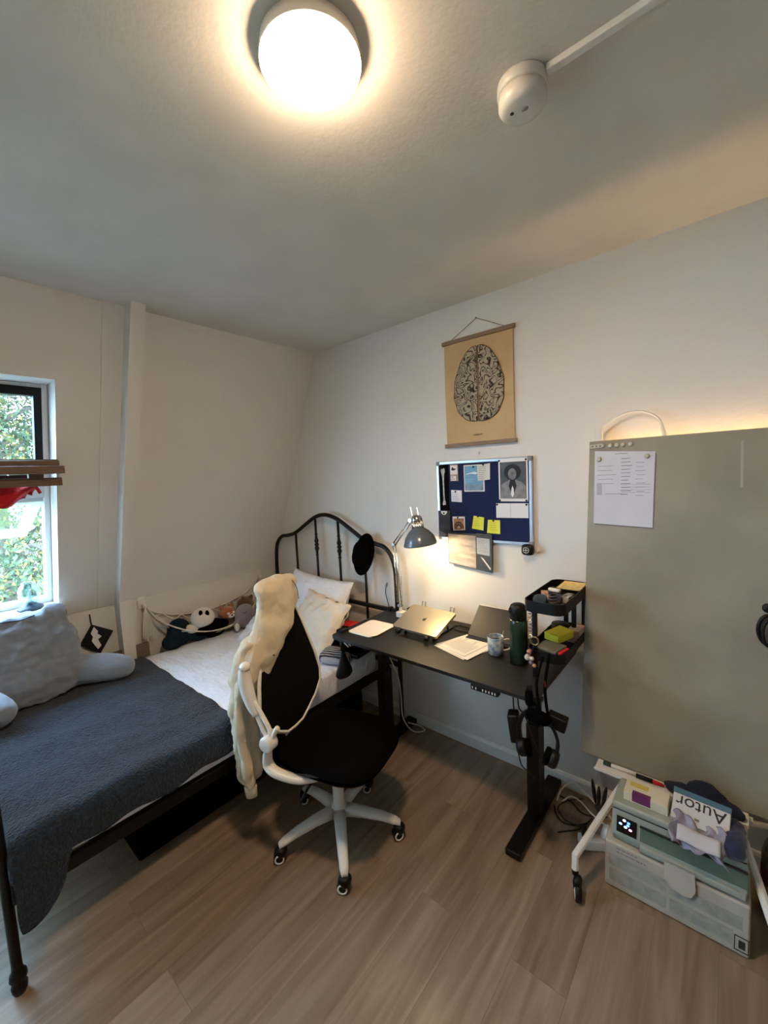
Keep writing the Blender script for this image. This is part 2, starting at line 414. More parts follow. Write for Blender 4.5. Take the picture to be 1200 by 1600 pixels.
tree(-9.0, 1.1, 10.5, 2.2, 42000, 'green and yellow tree nearest the window pane, seen behind the glass lamp', (5,4,3,1), 1)
tree(-12.4, 3.4, 12.0, 2.6, 30000, 'pale green tree standing behind the nearest tree, toward the right jamb', (3,5,1,2), 2)
tree(-11.5, -2.0, 11.0, 2.4, 16000, 'green tree further left beyond the window, outside the picture edge', (4,4,1,2), 3)

# ------------------------------------------------------------------ ceiling lamp, smoke detector, conduit
lx, ly = -.746, .700
t = thing('ceiling_lamp', 'round white opal ceiling lamp glowing warm, flush on the ceiling', 'lamp', (lx, ly, CZ))
obj('base_plate', MB().lathe([(0,0),(.104,0),(.110,-.006),(.1138,-.034),(.1095,-.037),(0,-.037)], (lx,ly,CZ), seg=48), M['whitep'], t, smooth=True)
dm = mat('lit_opal_glass', '#fff1d6', .5, emit=CEIL_LAMP, ecol='#ffdcb4')
lab(obj('diffuser', MB().lathe([(.109,-.0355),(.1122,-.037),(.109,-.043),(.096,-.049),(.07,-.053),(.035,-.055),(0,-.056)], (lx,ly,CZ), seg=48), dm, t, smooth=True), 'glowing opal glass dome')
cx, cy = -.425, 1.112
t = thing('smoke_detector', 'round white smoke detector on the ceiling at the end of the conduit', 'smoke detector', (cx, cy, CZ))
obj('mount_ring', MB().lathe([(0,0),(.058,0),(.060,-.006),(.060,-.026),(.056,-.028),(0,-.028)], (cx,cy,CZ), seg=40), M['whitep'], t, smooth=True)
obj('sensor_housing', MB().lathe([(.054,-.028),(.058,-.031),(.058,-.052),(.052,-.062),(.04,-.067),(0,-.068)], (cx,cy,CZ), seg=40), M['whitep'], t, smooth=True)
obj('status_light', MB().ell((cx-.022,cy-.012,CZ-.068),(.005,.005,.002)), M['inkd'], t, smooth=True)
obj('test_button', MB().ell((cx+.008,cy-.004,CZ-.068),(.009,.006,.003)), M['greyp'], t, smooth=True)
tag(obj('cable_conduit', MB().box(cx+.061, 1.6, cy-.011, cy+.011, CZ-.017, CZ-.001), M['trimw'], bevel=.003), 'narrow white cable conduit running along the ceiling from the smoke detector', 'conduit')

# ------------------------------------------------------------------ brain poster
YW = D - .004
px0, px1, pz0, pz1 = -1.335, -.900, 1.895, 2.478
t = thing('hanging_poster', 'vintage cream poster of a brain engraving hanging from wooden rails on the wall', 'poster', ((px0+px1)/2, YW, pz1))
obj('poster_sheet', MB().grid(lambda u,v: (px0+.006+(px1-px0-.012)*u, YW-.007-.004*math.sin(v*PI)-.002*math.sin(u*6), pz0+(pz1-pz0)*v), 12, 16), mat('aged_cream_paper', '#c4a578', .85, color2='#ba9b6f', cscale=5), t, smooth=True)
for z in (pz1 - .004, pz0 - .018):
    obj('wooden_rail', MB().box(px0-.006, px1+.006, YW-.017, YW-.001, z, z+.022), M['woodx'], t, bevel=.002)
obj('hanging_cord', MB().tube([(px0+.05,YW-.006,pz1+.018),((px0+px1)/2,YW-.003,pz1+.105),(px1-.05,YW-.006,pz1+.018)], .0016, 6), M['woodx'], t)
obj('wall_nail', MB().lathe([(0,-.004),(.004,-.003),(.004,.0),(.0015,.001),(.0015,.006),(0,.006)], ((px0+px1)/2, YW-.003, pz1+.106), (0,1,0), 10), M['chrome'], t)
def half(sgn):
    pts = []; n = 40; cx_ = (px0+px1)/2 + .005; cz_ = 2.222
    for i in range(n + 1):
        th = -PI/2 + PI*i/n
        r = .148*(1 - .13*math.sin(th)) if th > -9 else 0
        x = abs(math.cos(th)) ** .85 * r * (1.0 - .10*(math.sin(th) > 0)*math.sin(th)) + .004
        z = math.sin(th)*.208 - (.012 if sgn > 0 and th < 0 else 0)*abs(math.cos(th))
        x *= 1 + .018*math.sin(th*13 + sgn); pts.append((cx_ + sgn*x, YW - .0146, cz_ + z))
    return pts
for sgn in (-1, 1): obj('brain_engraving', MB().prism(half(sgn), (0,.0012,0)), M['brain'], t)
P = half(-1); Q = half(1)
o = MB()
for S in (P, Q): o.tube([(a, YW-.0150, c) for a, b, c in S], .0016, 4, closed=True)
lab(obj('brain_outline', o, M['inkd'], t), 'dark engraved outline of the brain')
obj('caption', text_mb('CEREBRUM', .011, (-1.150, YW-.0105, 1.935), (1,0,0), (0,0,1), .0003), M['inkd'], t)

# ------------------------------------------------------------------ pin board and what hangs on it
bx0, bx1, bz0, bz1 = -1.408, -.812, 1.315, 1.797
BY = D - .016                                     # felt front
t = thing('pin_board', 'blue felt pin board in a silver aluminium frame on the wall under the poster', 'board', ((bx0+bx1)/2, D, (bz0+bz1)/2))
obj('felt_panel', MB().box(bx0+.012, bx1-.012, BY, D-.002, bz0+.012, bz1-.012), M['felt'], t)
f = MB(); yf = BY - .006
f.box(bx0, bx1, yf, D-.002, bz0, bz0+.018); f.box(bx0, bx1, yf, D-.002, bz1-.018, bz1)
f.box(bx0, bx0+.018, yf, D-.002, bz0+.018, bz1-.018); f.box(bx1-.018, bx1, yf, D-.002, bz0+.018, bz1-.018)
obj('aluminium_frame', f, M['alu'], t, bevel=.003)
for x in (bx0, bx1-.024):
    for z in (bz0, bz1-.024): obj('corner_cap', MB().box(x-.001, x+.025, yf-.002, D-.003, z-.001, z+.025), M['greyp'], t, bevel=.004)
def card(name, label, cat, quad, m, y=BY-.001, th=.0015, group=None):     # quad: (x,z) BL, BR, TR, TL
    mb = MB().prism([(a, y, b) for a, b in quad], (0, -th, 0))
    x = sum(q[0] for q in quad)/4; z = sum(q[1] for q in quad)/4
    tt = thing(name, label, cat, (x, y, z), 0, group)
    obj('sheet', mb, m, tt); return tt
def rect(x0, x1, z0, z1): return [(x0,z0),(x1,z0),(x1,z1),(x0,z1)]
def flat(poly, y, th=.0006): return MB().prism([(a, y, b) for a, b in poly], (0, -th, 0))
def textlines(x0, x1, z0, z1, n, y, h=.0022, seed=1, fill=.85):
    rd = random.Random(seed); mb = MB()
    for i in range(n):
        z = z1 - (z1-z0)*(i+.5)/n; xe = x0 + (x1-x0)*fill*(.6+.4*rd.random())
        x = x0
        while x < xe:
            wd = min(xe, x + rd.uniform(.006, .02)); mb.box(x, wd, y-.0004, y, z, z+h); x = wd + .003
    return mb
PINS = []
def pin(x, z, y=BY-.0025, lb=''): PINS.append((x, y, z, lb))
y1 = BY - .003
tt = card('photo_print', 'tall narrow black photo of a pale bone along the left edge of the pin board', 'photo', rect(-1.392,-1.325,1.50,1.778), mat('photo_black', '#050505', .9, spec=.1))
bone = [(-1.378,1.742),(-1.374,1.756),(-1.366,1.750),(-1.358,1.758),(-1.350,1.752),(-1.348,1.736),(-1.354,1.722),(-1.357,1.68),(-1.3565,1.60),(-1.354,1.56),(-1.348,1.545),(-1.350,1.53),(-1.358,1.535),(-1.364,1.528),(-1.371,1.534),(-1.369,1.548),(-1.365,1.56),(-1.366,1.64),(-1.368,1.70)]
obj('pale_bone_picture', flat(bone, y1), mat('photo_grey', '#8d8b88', .5, color2='#c2beb8', cscale=40), tt)
tt = card('photo_print', 'dark grey print with a white half disc at the board lower left corner', 'photo', rect(-1.402,-1.318,1.335,1.496), mat('photo_dark', '#26272b', .8, color2='#3b3c40', cscale=12), y=BY-.008)
import itertools
obj('white_half_disc', flat([(-1.36+.022*math.cos(a), 1.494+.024*math.sin(a)) for a in [PI+PI*i/16 for i in range(17)]], BY-.0098), M['paper'], tt)
obj('pale_foreground', flat([(-1.401,1.336),(-1.36,1.336),(-1.345,1.35),(-1.401,1.372)], BY-.0098), M['ink'], tt)
pin(-1.360, 1.482, BY-.0105, lb='black push pin on the white half disc at the board lower left')
tt = card('postcard', 'small tan card with a ship drawing and white caption, top left of the board', 'card', rect(-1.312,-1.258,1.676,1.776), mat('card_tan', '#a58f74', .7))
obj('drawing_field', flat(rect(-1.310,-1.262,1.716,1.770), y1), M['paper'], tt); obj('ship_drawing', flat([(-1.304,1.745),(-1.292,1.739),(-1.276,1.743),(-1.27,1.75),(-1.285,1.752),(-1.296,1.762)], y1-.0007), M['inkd'], tt)
obj('caption_label', flat(rect(-1.307,-1.272,1.680,1.708), y1), M['paper'], tt); obj('caption_text', textlines(-1.304,-1.274,1.682,1.704,2,y1-.0007,.003), M['inkd'], tt)
tt = card('note_card', 'white handwritten index card pinned on the left half of the board below the tan card', 'note', [(-1.309,1.553),(-1.238,1.549),(-1.237,1.619),(-1.309,1.623)], M['paper'])
obj('handwriting', textlines(-1.303,-1.243,1.556,1.612,5,y1,.002,3), mat('blue_ink', '#5a6790', .8), tt); pin(-1.278, 1.613, lb='black push pin at the top of the handwritten index card')
tt = card('photo_print', 'square seascape photo with blue sky and white surf, upper middle of the pin board', 'photo', rect(-1.219,-1.088,1.612,1.768), M['paper'])
obj('sky_area', flat(rect(-1.213,-1.095,1.655,1.762), y1), mat('photo_sky', '#4f7f9c', .4, color2='#6b95ad', cscale=14, stretch=(1,1,6)), tt)
obj('sand_area', flat(rect(-1.213,-1.095,1.618,1.655), y1), mat('photo_sand', '#73808a', .4, color2='#5e6a75', cscale=30), tt)
obj('white_surf', flat([(-1.208,1.712),(-1.17,1.717),(-1.14,1.712),(-1.125,1.720),(-1.15,1.727),(-1.19,1.72)], y1-.0007), M['paper'], tt); pin(-1.155, 1.756, lb='black push pin in the sky of the seascape photo')
tt = card('note_card', 'cream ruled note overlapping the seascape photo, pinned at its top', 'note', [(-1.128,1.672),(-1.052,1.680),(-1.050,1.772),(-1.130,1.764)], mat('cream_note', '#d3cfc0', .8), y=BY-.0045)
obj('handwriting', textlines(-1.122,-1.060,1.682,1.758,7,BY-.0062,.0022,5), M['ink'], tt); pin(-1.090, 1.765, BY-.0062, lb='black push pin at the top of the cream ruled note')
tt = card('photo_print', 'black and white portrait of a person in a pale suit, top right of board', 'photo', rect(-.998,-.834,1.556,1.790), M['paper'], y=BY-.0075)
yp = BY - .0092
obj('portrait_background', flat(rect(-.990,-.842,1.572,1.772), yp), mat('photo_mid', '#3a3835', .45, color2='#4c4a46', cscale=16), tt)
obj('suit_picture', flat([(-.988,1.574),(-.844,1.574),(-.846,1.640),(-.868,1.662),(-.905,1.675),(-.932,1.675),(-.960,1.662),(-.984,1.645)], yp-.0007), mat('photo_suit', '#857f7a', .5, color2='#6e6965', cscale=30), tt)
obj('lapels_picture', flat([(-.918,1.580),(-.895,1.640),(-.905,1.676),(-.930,1.676),(-.940,1.640)], yp-.0014), M['inkd'], tt)
obj('tie_picture', flat([(-.919,1.578),(-.910,1.595),(-.912,1.625),(-.918,1.642),(-.924,1.625),(-.928,1.595)], yp-.0021), M['paper'], tt)
obj('hair_picture', flat([(-.918+.048*math.cos(2*PI*i/24), 1.716+.043*math.sin(2*PI*i/24)) for i in range(24)], yp-.0012), M['inkd'], tt)
obj('face_picture', flat([(-.919+.023*math.cos(2*PI*i/24), 1.706+.031*math.sin(2*PI*i/24)) for i in range(24)], yp-.0021), mat('photo_face', '#55504c', .5, color2='#7d7772', cscale=40), tt)
for x in (-.992,-.842):
    for z in (1.781,1.562): pin(x, z, yp, lb='black push pin at the %s %s corner of the black and white portrait' % ('upper' if z > 1.7 else 'lower', 'left' if x < -.9 else 'right'))
tt = card('blank_card', 'blank white folded card on the right side of the board under the portrait', 'card', [(-1.020,1.462),(-.836,1.466),(-.836,1.546),(-1.020,1.544)], M['paper'])
obj('fold_line', MB().box(-.936,-.935,y1-.0003,y1,1.465,1.545), M['ink'], tt); pin(-1.012,1.537, lb='black push pin at the left end of the blank white card'); pin(-.845,1.539, lb='black push pin at the right end of the blank white card')
tt = card('photo_print', 'small photo of a brown brick arch pinned at the lower left of the board', 'photo', [(-1.303,1.375),(-1.222,1.382),(-1.222,1.463),(-1.306,1.460)], M['paper'])
obj('brick_field', flat([(-1.296,1.379),(-1.227,1.385),(-1.228,1.452),(-1.299,1.448)], y1), mat('photo_brick', '#8b5f3c', .5, color2='#b08a5b', cscale=60), tt)
for k, (r, cm) in enumerate(((.032,'#3a2416'),(.025,'#8a5a38'),(.019,'#2f2018'),(.011,'#b9b2a6'))):
    obj('arch_ring', flat([(-1.262+r*math.cos(PI*i/14), 1.392+r*1.25*math.sin(PI*i/14)) for i in range(15)], y1-.0008*(k+1)), mat('arch%d' % k, cm, .6), tt)
pin(-1.268, 1.455, lb='black push pin at the top of the brick arch photo')
for k, (q, lb) in enumerate((([(-1.176,1.393),(-1.103,1.385),(-1.096,1.461),(-1.162,1.470)], 'yellow sticky note with handwriting, left one of the pair at the board bottom'), ([(-1.080,1.372),(-1.000,1.370),(-.999,1.448),(-1.072,1.449)], 'yellow sticky note with handwriting, right one of the pair at the board bottom'))):
    tt = card('sticky_note', lb, 'sticky note', q, M['yellow'], group='yellow sticky notes on the pin board')
    xa = q[0][0]; obj('handwriting', textlines(xa+.018, xa+.072, q[0][1]+.012, q[0][1]+.066, 4, y1, .0016, 9+k), mat('olive_ink', '#8d8a3a', .8), tt)
    pin(xa + .042, q[0][1] + .073, lb='black push pin at the top of the %s yellow sticky note' % ('left' if k == 0 else 'right'))
# calendar
tt = thing('wall_calendar', 'wire bound calendar with a misty landscape picture hanging off the board bottom edge', 'calendar', (-1.19, BY-.01, 1.375))
yc = BY - .012
cq = [(-1.334,1.172),(-1.048,1.142),(-1.045,1.362),(-1.336,1.366)]
obj('backing_page', MB().prism([(a, yc, b) for a, b in cq], (0,-.004,0)), mat('slate_page', '#3c4143', .5, color2='#2f3436', cscale=9), tt)
obj('landscape_picture', flat([(-1.330,1.177),(-1.148,1.157),(-1.146,1.352),(-1.332,1.356)], yc-.0045), mat('misty_print', '#8a847f', .5, color2='#c0b3a8', cscale=7, stretch=(1,1,4)), tt)
obj('month_grid', flat([(-1.140,1.248),(-1.060,1.240),(-1.058,1.340),(-1.140,1.343)], yc-.0045), mat('calendar_cell', '#aab0b5', .7), tt)
obj('month_text', textlines(-1.132,-1.068,1.256,1.334,8,yc-.0055,.0014,4,1), M['ink'], tt)
obj('road_picture', flat([(-1.118,1.232),(-1.100,1.222),(-1.055,1.168),(-1.058,1.158)], yc-.0045), M['paper'], tt)
wb_ = MB()
for i in range(22):
    x = -1.140 + .0042*i; wb_.tube([(x, yc-.004+.005*math.cos(a), 1.362+.005*math.sin(a)) for a in [2*PI*j/8 for j in range(8)]], .0007, 4, closed=True)
obj('wire_binding', wb_, M['chrome'], tt)
for x, y, z, lb in PINS[:1]:
    pp = tag(obj('push_pin', MB().lathe([(0,-.006),(.0052,-.0055),(.0055,-.003),(.0035,-.0015),(.004,0),(0,0)], (0,0,0), (0,1,0), 12), M['blackp'], smooth=True), lb, 'pin', 'black push pins on the pin board')
    pp.location = (x, y, z)
for x, y, z, lb in PINS[1:]: dup(pp, (x, y, z), label=lb)
# round black gadget clipped to the frame corner
t = thing('cube_timer', 'small black rounded gadget with a white four-way symbol on the board lower right corner', 'gadget', (-.835, BY-.02, 1.295))
obj('housing', MB().ell((-.835, BY-.022, 1.297), (.033,.020,.030), e=.6, nu=24, nv=14), M['blackp'], t, smooth=True)
mb = MB().tube([(-.838+.015*math.cos(a), BY-.0425, 1.297+.015*math.sin(a)) for a in [2*PI*j/20 for j in range(20)]], .0012, 6, closed=True)
mb.box(-.839,-.837,BY-.0435,BY-.0415,1.285,1.309); mb.box(-.850,-.826,BY-.0435,BY-.0415,1.296,1.298)
obj('white_symbol', mb, M['paper'], t)
tag(obj('adhesive_wall_hook', MB().ell((-.792, D-.006, 1.290), (.012,.006,.014)).tube(bez([(-.792,D-.012,1.292),(-.792,D-.022,1.282),(-.792,D-.024,1.290)],4), .003, 8), M['trimw'], smooth=True), 'tiny white adhesive hook on the wall right of the pin board corner', 'hook')
tag(obj('picture_hook', MB().lathe([(0,-.008),(.006,-.007),(.007,-.003),(.004,0),(0,0)], (-1.125, D-.0005, 1.835), (0,1,0), 12), M['trimw'], smooth=True), 'tiny white hook on the wall between the brain poster and the pin board', 'hook')

# ------------------------------------------------------------------ bed
t = thing('metal_bed', 'black tubular metal bed with an arched headboard along the sloping wall', 'bed', (-2.47, 1.1, 0))
HY = 2.135; FY = .11; BL_, BR_ = -3.10, -1.735
arch = [(-3.10,.0),(-3.10,.4),(-3.098,.88),(-3.085,1.10),(-3.055,1.19),(-2.985,1.245),(-2.90,1.258),(-2.80,1.285),(-2.66,1.36),(-2.535,1.425),(-2.415,1.447),(-2.28,1.418),(-2.14,1.345),(-2.02,1.282),(-1.90,1.255),(-1.82,1.235),(-1.762,1.17),(-1.738,1.07),(-1.735,.88),(-1.735,.4),(-1.735,.0)]
obj('headboard_frame', MB().tube(bez([(x, HY, z) for x, z in arch], 5), .0155, 10), M['blackm'], t, smooth=True)
def archz(x):
    for (a, b), (c, d) in zip(arch[2:], arch[3:]):
        if a <= x <= c and c > a: return b + (d-b)*(x-a)/(c-a)
    return 1
for x, deco in ((-2.795,0),(-2.535,1),(-2.275,1),(-2.015,0)):
    mb = MB().tube([(x,HY,.42),(x,HY,archz(x))], .0095, 8)
    if deco: mb.lathe([(.0095,-.09),(.014,-.085),(.0095,-.075),(.012,-.05),(.019,-.03),(.012,-.012),(.02,0),(.012,.012),(.019,.03),(.012,.05),(.0095,.075),(.014,.085),(.0095,.09)], (x,HY,1.205), seg=14)
    obj('spindle', mb, M['blackm'], t, smooth=True)
for z in (.80, .42): obj('cross_rail', MB().box(BL_, BR_, HY-.012, HY+.012, z-.014, z+.014), M['blackm'], t, bevel=.003)
FL, FR = -3.10, -1.865
fo = [(FL,0),(FL,.4),(FL,.66),(FL+.04,.73),(FL+.15,.76),(FL+.35,.82),(-2.48,.90),(FR-.35,.82),(FR-.15,.76),(FR-.04,.73),(FR,.66),(FR,.4),(FR,.045)]
obj('footboard_frame', MB().tube(bez([(x, FY, z) for x, z in fo], 5), .0155, 10), M['blackm'], t, smooth=True)
obj('cross_rail', MB().box(FL, FR, FY-.012, FY+.012, .36, .388), M['blackm'], t, bevel=.003)
for x in (-2.8,-2.59,-2.38,-2.17): obj('spindle', MB().tube([(x,FY,.38),(x,FY,.8)], .009, 8), M['blackm'], t, smooth=True)
for x in (FL, FR): obj('foot', MB().lathe([(0,0),(.017,0),(.022,.012),(.024,.03),(.018,.045),(.026,.058),(.024,.075),(.016,.085),(.016,.10)], (x,FY,0), seg=16), M['blackm'], t, smooth=True)
for x in (FL-.0, FR+.0): obj('side_rail', MB().box(x-.014, x+.014, FY+.01, HY-.01, .325, .378), M['blackm'], t, bevel=.003)
for k in range(12): obj('slat', MB().box(FL+.014, FR-.014, .2+.155*k, .26+.155*k, .352, .366), M['blackm'], t)
sh = tag(obj('mattress', MB().ell((-2.485, 1.12, .4655), (.632, .985, .085), e=.16, nu=64, nv=24), M['sheet'], smooth=True), 'mattress in a white fitted sheet on the black metal bed', 'mattress')
# fleece blanket over the foot half
def fl(u, v):
    uu = max(0, (u-.06)/.94); y = .130 + .87*uu; fd = max(0, (.06-u)/.06)
    L1 = 1.245; hem = .088 + .035*(1-u) + .006*math.sin(u*23) + .17*math.sqrt(max(0, 1-((u-.09)/.13)**2)); t_ = v*(L1 + hem) 
    top = .5535 + .004*math.sin(9*y + 3*t_) + .003*math.sin(21*t_)
    if t_ < L1:
        x = -3.105 + t_; z = top
        e = L1 - t_
        if e < .05: z -= (.05-e)**2*6
    else:
        s = t_ - L1; k = min(1, s/.03)
        x = -1.86 + .022*k + .012*math.sin(y*13)*min(1, s*8) + .022*min(1, s*7); z = top - .015 - s
        z -= 0
    if fd > 0: z -= .22*fd*(1 if t_ < L1 else max(0, 1-(t_-L1)/.10)); y -= .004*fd
    return (x, y, z)
tag(obj('fleece_blanket', MB().grid(fl, 60, 110), M['blanket'], smooth=True, solid=.014, wrinkle=.012, wscale=.09), 'dark blue fleece blanket spread over the foot half of the bed', 'blanket')
tag(obj('low_box', MB().box(-3.0,-2.06,.56,2.08,.002,.315), M['blackf'], bevel=.01), 'added low black box that darkens the shade under the black metal bed', 'box')  # unseen box, added to turn the shade under the bed black
# reading cushion with arms
t = thing('reading_cushion', 'large grey blue reading cushion with two arms propped at the window', 'cushion', (-2.97, .38, .57))
mb = MB()
mb.ell((-3.00,.37,.68), (.13,.29,.13), e=.7); mb.ell((-3.02,.38,.82), (.115,.26,.16), e=.7, rot=(0,-.12,0)); mb.ell((-3.035,.39,.95), (.085,.215,.10), e=.7, rot=(0,-.15,0))
mb.ell((-3.03,.52,1.02), (.05,.07,.055), e=.8); mb.ell((-3.04,.32,1.0), (.045,.12,.05), e=.8)
lab(obj('backrest', mb, M['cushion'], t, remesh=.012, smoothit=10, wrinkle=.045, wscale=.06), 'wrinkled backrest body')
for pts in ([(-3.0,.58,.665),(-2.94,.67,.655),(-2.88,.76,.642),(-2.855,.80,.636)], [(-2.98,.16,.665),(-2.88,.18,.66),(-2.79,.215,.65),(-2.75,.225,.65)]):
    p = bez(pts, 5); n = len(p); mb = MB().tube(p, [.092-.018*i/n for i in range(n)], 14)
    mb.ell(p[-1], (.074,.074,.068)); mb.ell(p[0], (.09,.09,.09))
    obj('arm_bolster', mb, M['cushion'], t, remesh=.012, smoothit=12, wrinkle=.012, wscale=.06)
lab(obj('carry_handle', MB().tube(bez([(-3.0,.22,1.02),(-2.99,.30,1.042),(-2.98,.38,1.035),(-2.985,.44,1.045)],6), .007, 8, flat=.4), M['navy'], t, smooth=True), 'dark handle strap at the top')
# pillows
def pillow(label, c, r, rot, m, wr=.02, sc=.09):
    mb = MB(); E3 = Euler(rot).to_matrix(); nu = 40
    def f(sg):
        def g(u, v):
            a, b = 2*u-1, 2*v-1
            th = (max(0, 1-a**2) * max(0, 1-b**2)) ** .42
            return Vector(c) + E3 @ Vector((a*r[0]*(1-.09*(1-b*b)), b*r[1]*(1-.10*(1-a*a)), sg*r[2]*th))
        return g
    mb.grid(f(1), nu, nu); mb.grid(f(-1), nu, nu)
    return tag(obj('pillow', mb, m, smooth=True, wrinkle=wr, wscale=sc), label, 'pillow', 'pillows at the headboard')
pillow('white pillow standing upright against the headboard, the tallest of the pillows', (-2.43, 2.00, .78), (.33, .22, .085), (1.22, .06, .03), M['sheet'], .02)
pillow('crumpled cream pillow leaning in front of the tall white pillow', (-2.24, 1.845, .715), (.25, .20, .085), (.98, .10, -.12), M['pillow'], .05, .06)
pillow('small white pillow lying low beside the chair back', (-2.66, 1.70, .645), (.19, .16, .07), (.55, -.1, .15), M['sheet'], .03, .06)
# hat on the headboard
t = thing('brimmed_hat', 'black brimmed hat hanging over the headboard arch', 'hat', (-1.975, 2.09, 1.2))
hz = Euler((1.25, .05, .15))
obj('brim', MB().ell((-1.975,2.085,1.185), (.085,.150,.012), rot=hz, nu=30), M['blackf'], t, smooth=True)
obj('crown', MB().ell((-1.975,2.058,1.195), (.062,.095,.06), rot=hz, nu=24, e=.85), M['blackf'], t, smooth=True, wrinkle=.01, wscale=.05)
# clip reading light
t = thing('gooseneck_book_light', 'thin black gooseneck clip light rising behind the desk by the headboard', 'lamp', (-1.80, 2.135, .815))
obj('gooseneck', MB().tube(bez([(-1.792,2.12,.81),(-1.80,2.115,.86),(-1.812,2.11,.92),(-1.80,2.10,.965)],6), .0028, 8), M['blackp'], t, smooth=True)
obj('light_head', MB().ell((-1.788,2.095,.985), (.008,.007,.024), rot=(0,.35,0)), M['greyp'], t, smooth=True)
obj('clip', MB().box(-1.805,-1.78,2.112,2.15,.786,.822), M['blackp'], t, bevel=.003)

# ------------------------------------------------------------------ behind the bed: toys in a net, hooks, wooden board
t = thing('toy_net', 'white rope net slung along the low wall behind the bed, holding soft toys', 'net', (-3.15, 1.5, .62))
hookA = Vector((-3.165, 1.06, .90)); hookB = Vector((-3.165, 2.0, .90))
net = MB()
def bag(u, v):       # u along y 0..1, v across 0 (wall) .. 1 (front)
    y = 1.06 + .94*u; sag = math.sin(PI*u)**.55
    z = .90 - sag*(.17 + .10*math.sin(v*PI*.9) + .08*v)
    return Vector((-3.18 + .21*v*math.sin(PI*u)**.5, y, z))
NU, NV = 15, 3
for i in range(NU):
    for j in range(NV):
        for d_ in (-1, 1):
            v0 = (j + (.5 if i % 2 else 0))/NV; v1 = v0 + d_*.5/NV
            if -.01 <= v1 <= 1.01 and v0 <= 1: net.tube([bag(i/NU, v0), bag((i+1)/NU, max(0,min(1,v1)))], min(1,1)*.0046, 5)
net.tube([bag(i/20, 1) for i in range(21)], .005, 6); net.tube([bag(i/20, 0) for i in range(21)], .005, 6)
obj('knotted_mesh', net, M['rope'], t, smooth=True)
for hk in (hookA, hookB):
    d = -1 if hk is hookA else 1
    mb = MB().ell(hk + Vector((.004,0,-.01)), (.014,.016,.02))
    for j in range(6): mb.tube(bez([hk + Vector((.01,0,-.02)), hk + Vector((.012+.004*j, .008*(j-2.5), -.12)), hk + Vector((.008+.003*j, .012*(j-2.5), -.24-.012*(j%3)))],5), .005, 5)
    obj('tassel', mb, M['rope'], t, smooth=True)
wh = tag(obj('wall_hook', MB().box(-3.204,-3.192,1.03,1.075,.87,.955).tube(bez([(-3.193,1.053,.90),(-3.170,1.053,.885),(-3.165,1.053,.91)],4), .004, 8), M['trimw'], smooth=False, bevel=.002), 'white adhesive hook on the low wall at the near end of the toy net', 'hook', 'hooks carrying the toy net')
w2 = wh.copy(); COL.objects.link(w2); w2.location = (0, .945, 0); w2['label'] = 'white adhesive hook on the low wall at the far end of the toy net'
tb = MB()
for k in range(1): tb.ell((-3.10,1.255,.655), (.06,.085,.105), rot=(.35,0,0)); tb.ell((-3.08,1.37,.61), (.055,.10,.06), rot=(-.3,0,0)); tb.ell((-3.09,1.20,.60),(.06,.08,.06))
o = obj('teal_plush', tb, M['teal'], remesh=.01, smoothit=6); tag(o, 'dark teal plush toy with pale belly at the near end of the net', 'soft toy', 'soft toys in the net')
obj('pale_belly', MB().ell((-3.06,1.33,.655), (.032,.06,.035), rot=(-.55,0,0)), M['rope'], o, smooth=True, local=True)
# panda
t = thing('panda_plush', 'black and white panda plush toy sitting in the rope net', 'soft toy', (-3.07, 1.50, .58), 0, 'soft toys in the net')
pw = mat('white_plush', '#dedad2', 1, bump=.6, bscale=150, sheen=.5); pb = mat('black_plush', '#040405', 1, bump=.6, bscale=150, spec=.05)
hp = Vector((-3.06,1.415,.720)); cd_ = Vector((.865,-.41,.29)); rt_ = Vector((.764,.643,0)); up_ = rt_.cross(cd_).normalized() * -1
if up_.z < 0: up_ = -up_
hd_ = obj('head', MB().ell(hp, (.082,.086,.076), nu=24, nv=16), pw, t, smooth=True)
obj('body', MB().ell((-3.07,1.50,.61), (.06,.10,.075)).ell((-3.02,1.45,.635), (.05,.09,.045)).ell((-3.02,1.55,.64), (.035,.05,.035)).ell((-3.03,1.40,.625),(.05,.06,.035)), pb, t, remesh=.009, smoothit=5)
for r_, u_ in ((-.012,.030),(.044,.040)):
    d_ = (cd_ + rt_*(r_/.07) + up_*(u_/.07)).normalized(); obj('eye_patch', MB().ell(hp + Vector((d_.x*.080, d_.y*.084, d_.z*.075)), (.010,.015,.026), rot=(.1,0,0)), pb, t, smooth=True)
# fox
t = thing('fox_plush', 'small orange fox plush toy with a white muzzle beside the panda', 'soft toy', (-3.07,1.63,.6), 0, 'soft toys in the net')
po = mat('orange_plush', '#a8632f', 1, bump=.6, bscale=150, sheen=.4, color2='#8d4f25', cscale=30); pbr = mat('brown_plush', '#4a3220', 1, bump=.6, bscale=120, sheen=.4, color2='#65462b', cscale=40)
obj('head', MB().ell((-3.06,1.615,.70), (.055,.065,.05), nu=20), po, t, smooth=True)
obj('body', MB().ell((-3.08,1.63,.62), (.05,.07,.07)), pbr, t, smooth=True)
obj('muzzle', MB().ell((-3.012,1.622,.683), (.018,.028,.017)), pw, t, smooth=True); obj('nose', MB().ell((-2.995,1.618,.692), (.006,.008,.005)), pb, t, smooth=True)
for dy in (-.042,.048): obj('ear', MB().lathe([(.018,0),(.014,.018),(.0,.04)], (-3.07,1.615+dy,.738), (0,dy*3,1), 10), po, t, smooth=True)
for dy in (-.02,.024): obj('cheek', MB().ell((-3.012,1.618+dy,.705), (.01,.012,.01)), pw, t, smooth=True)
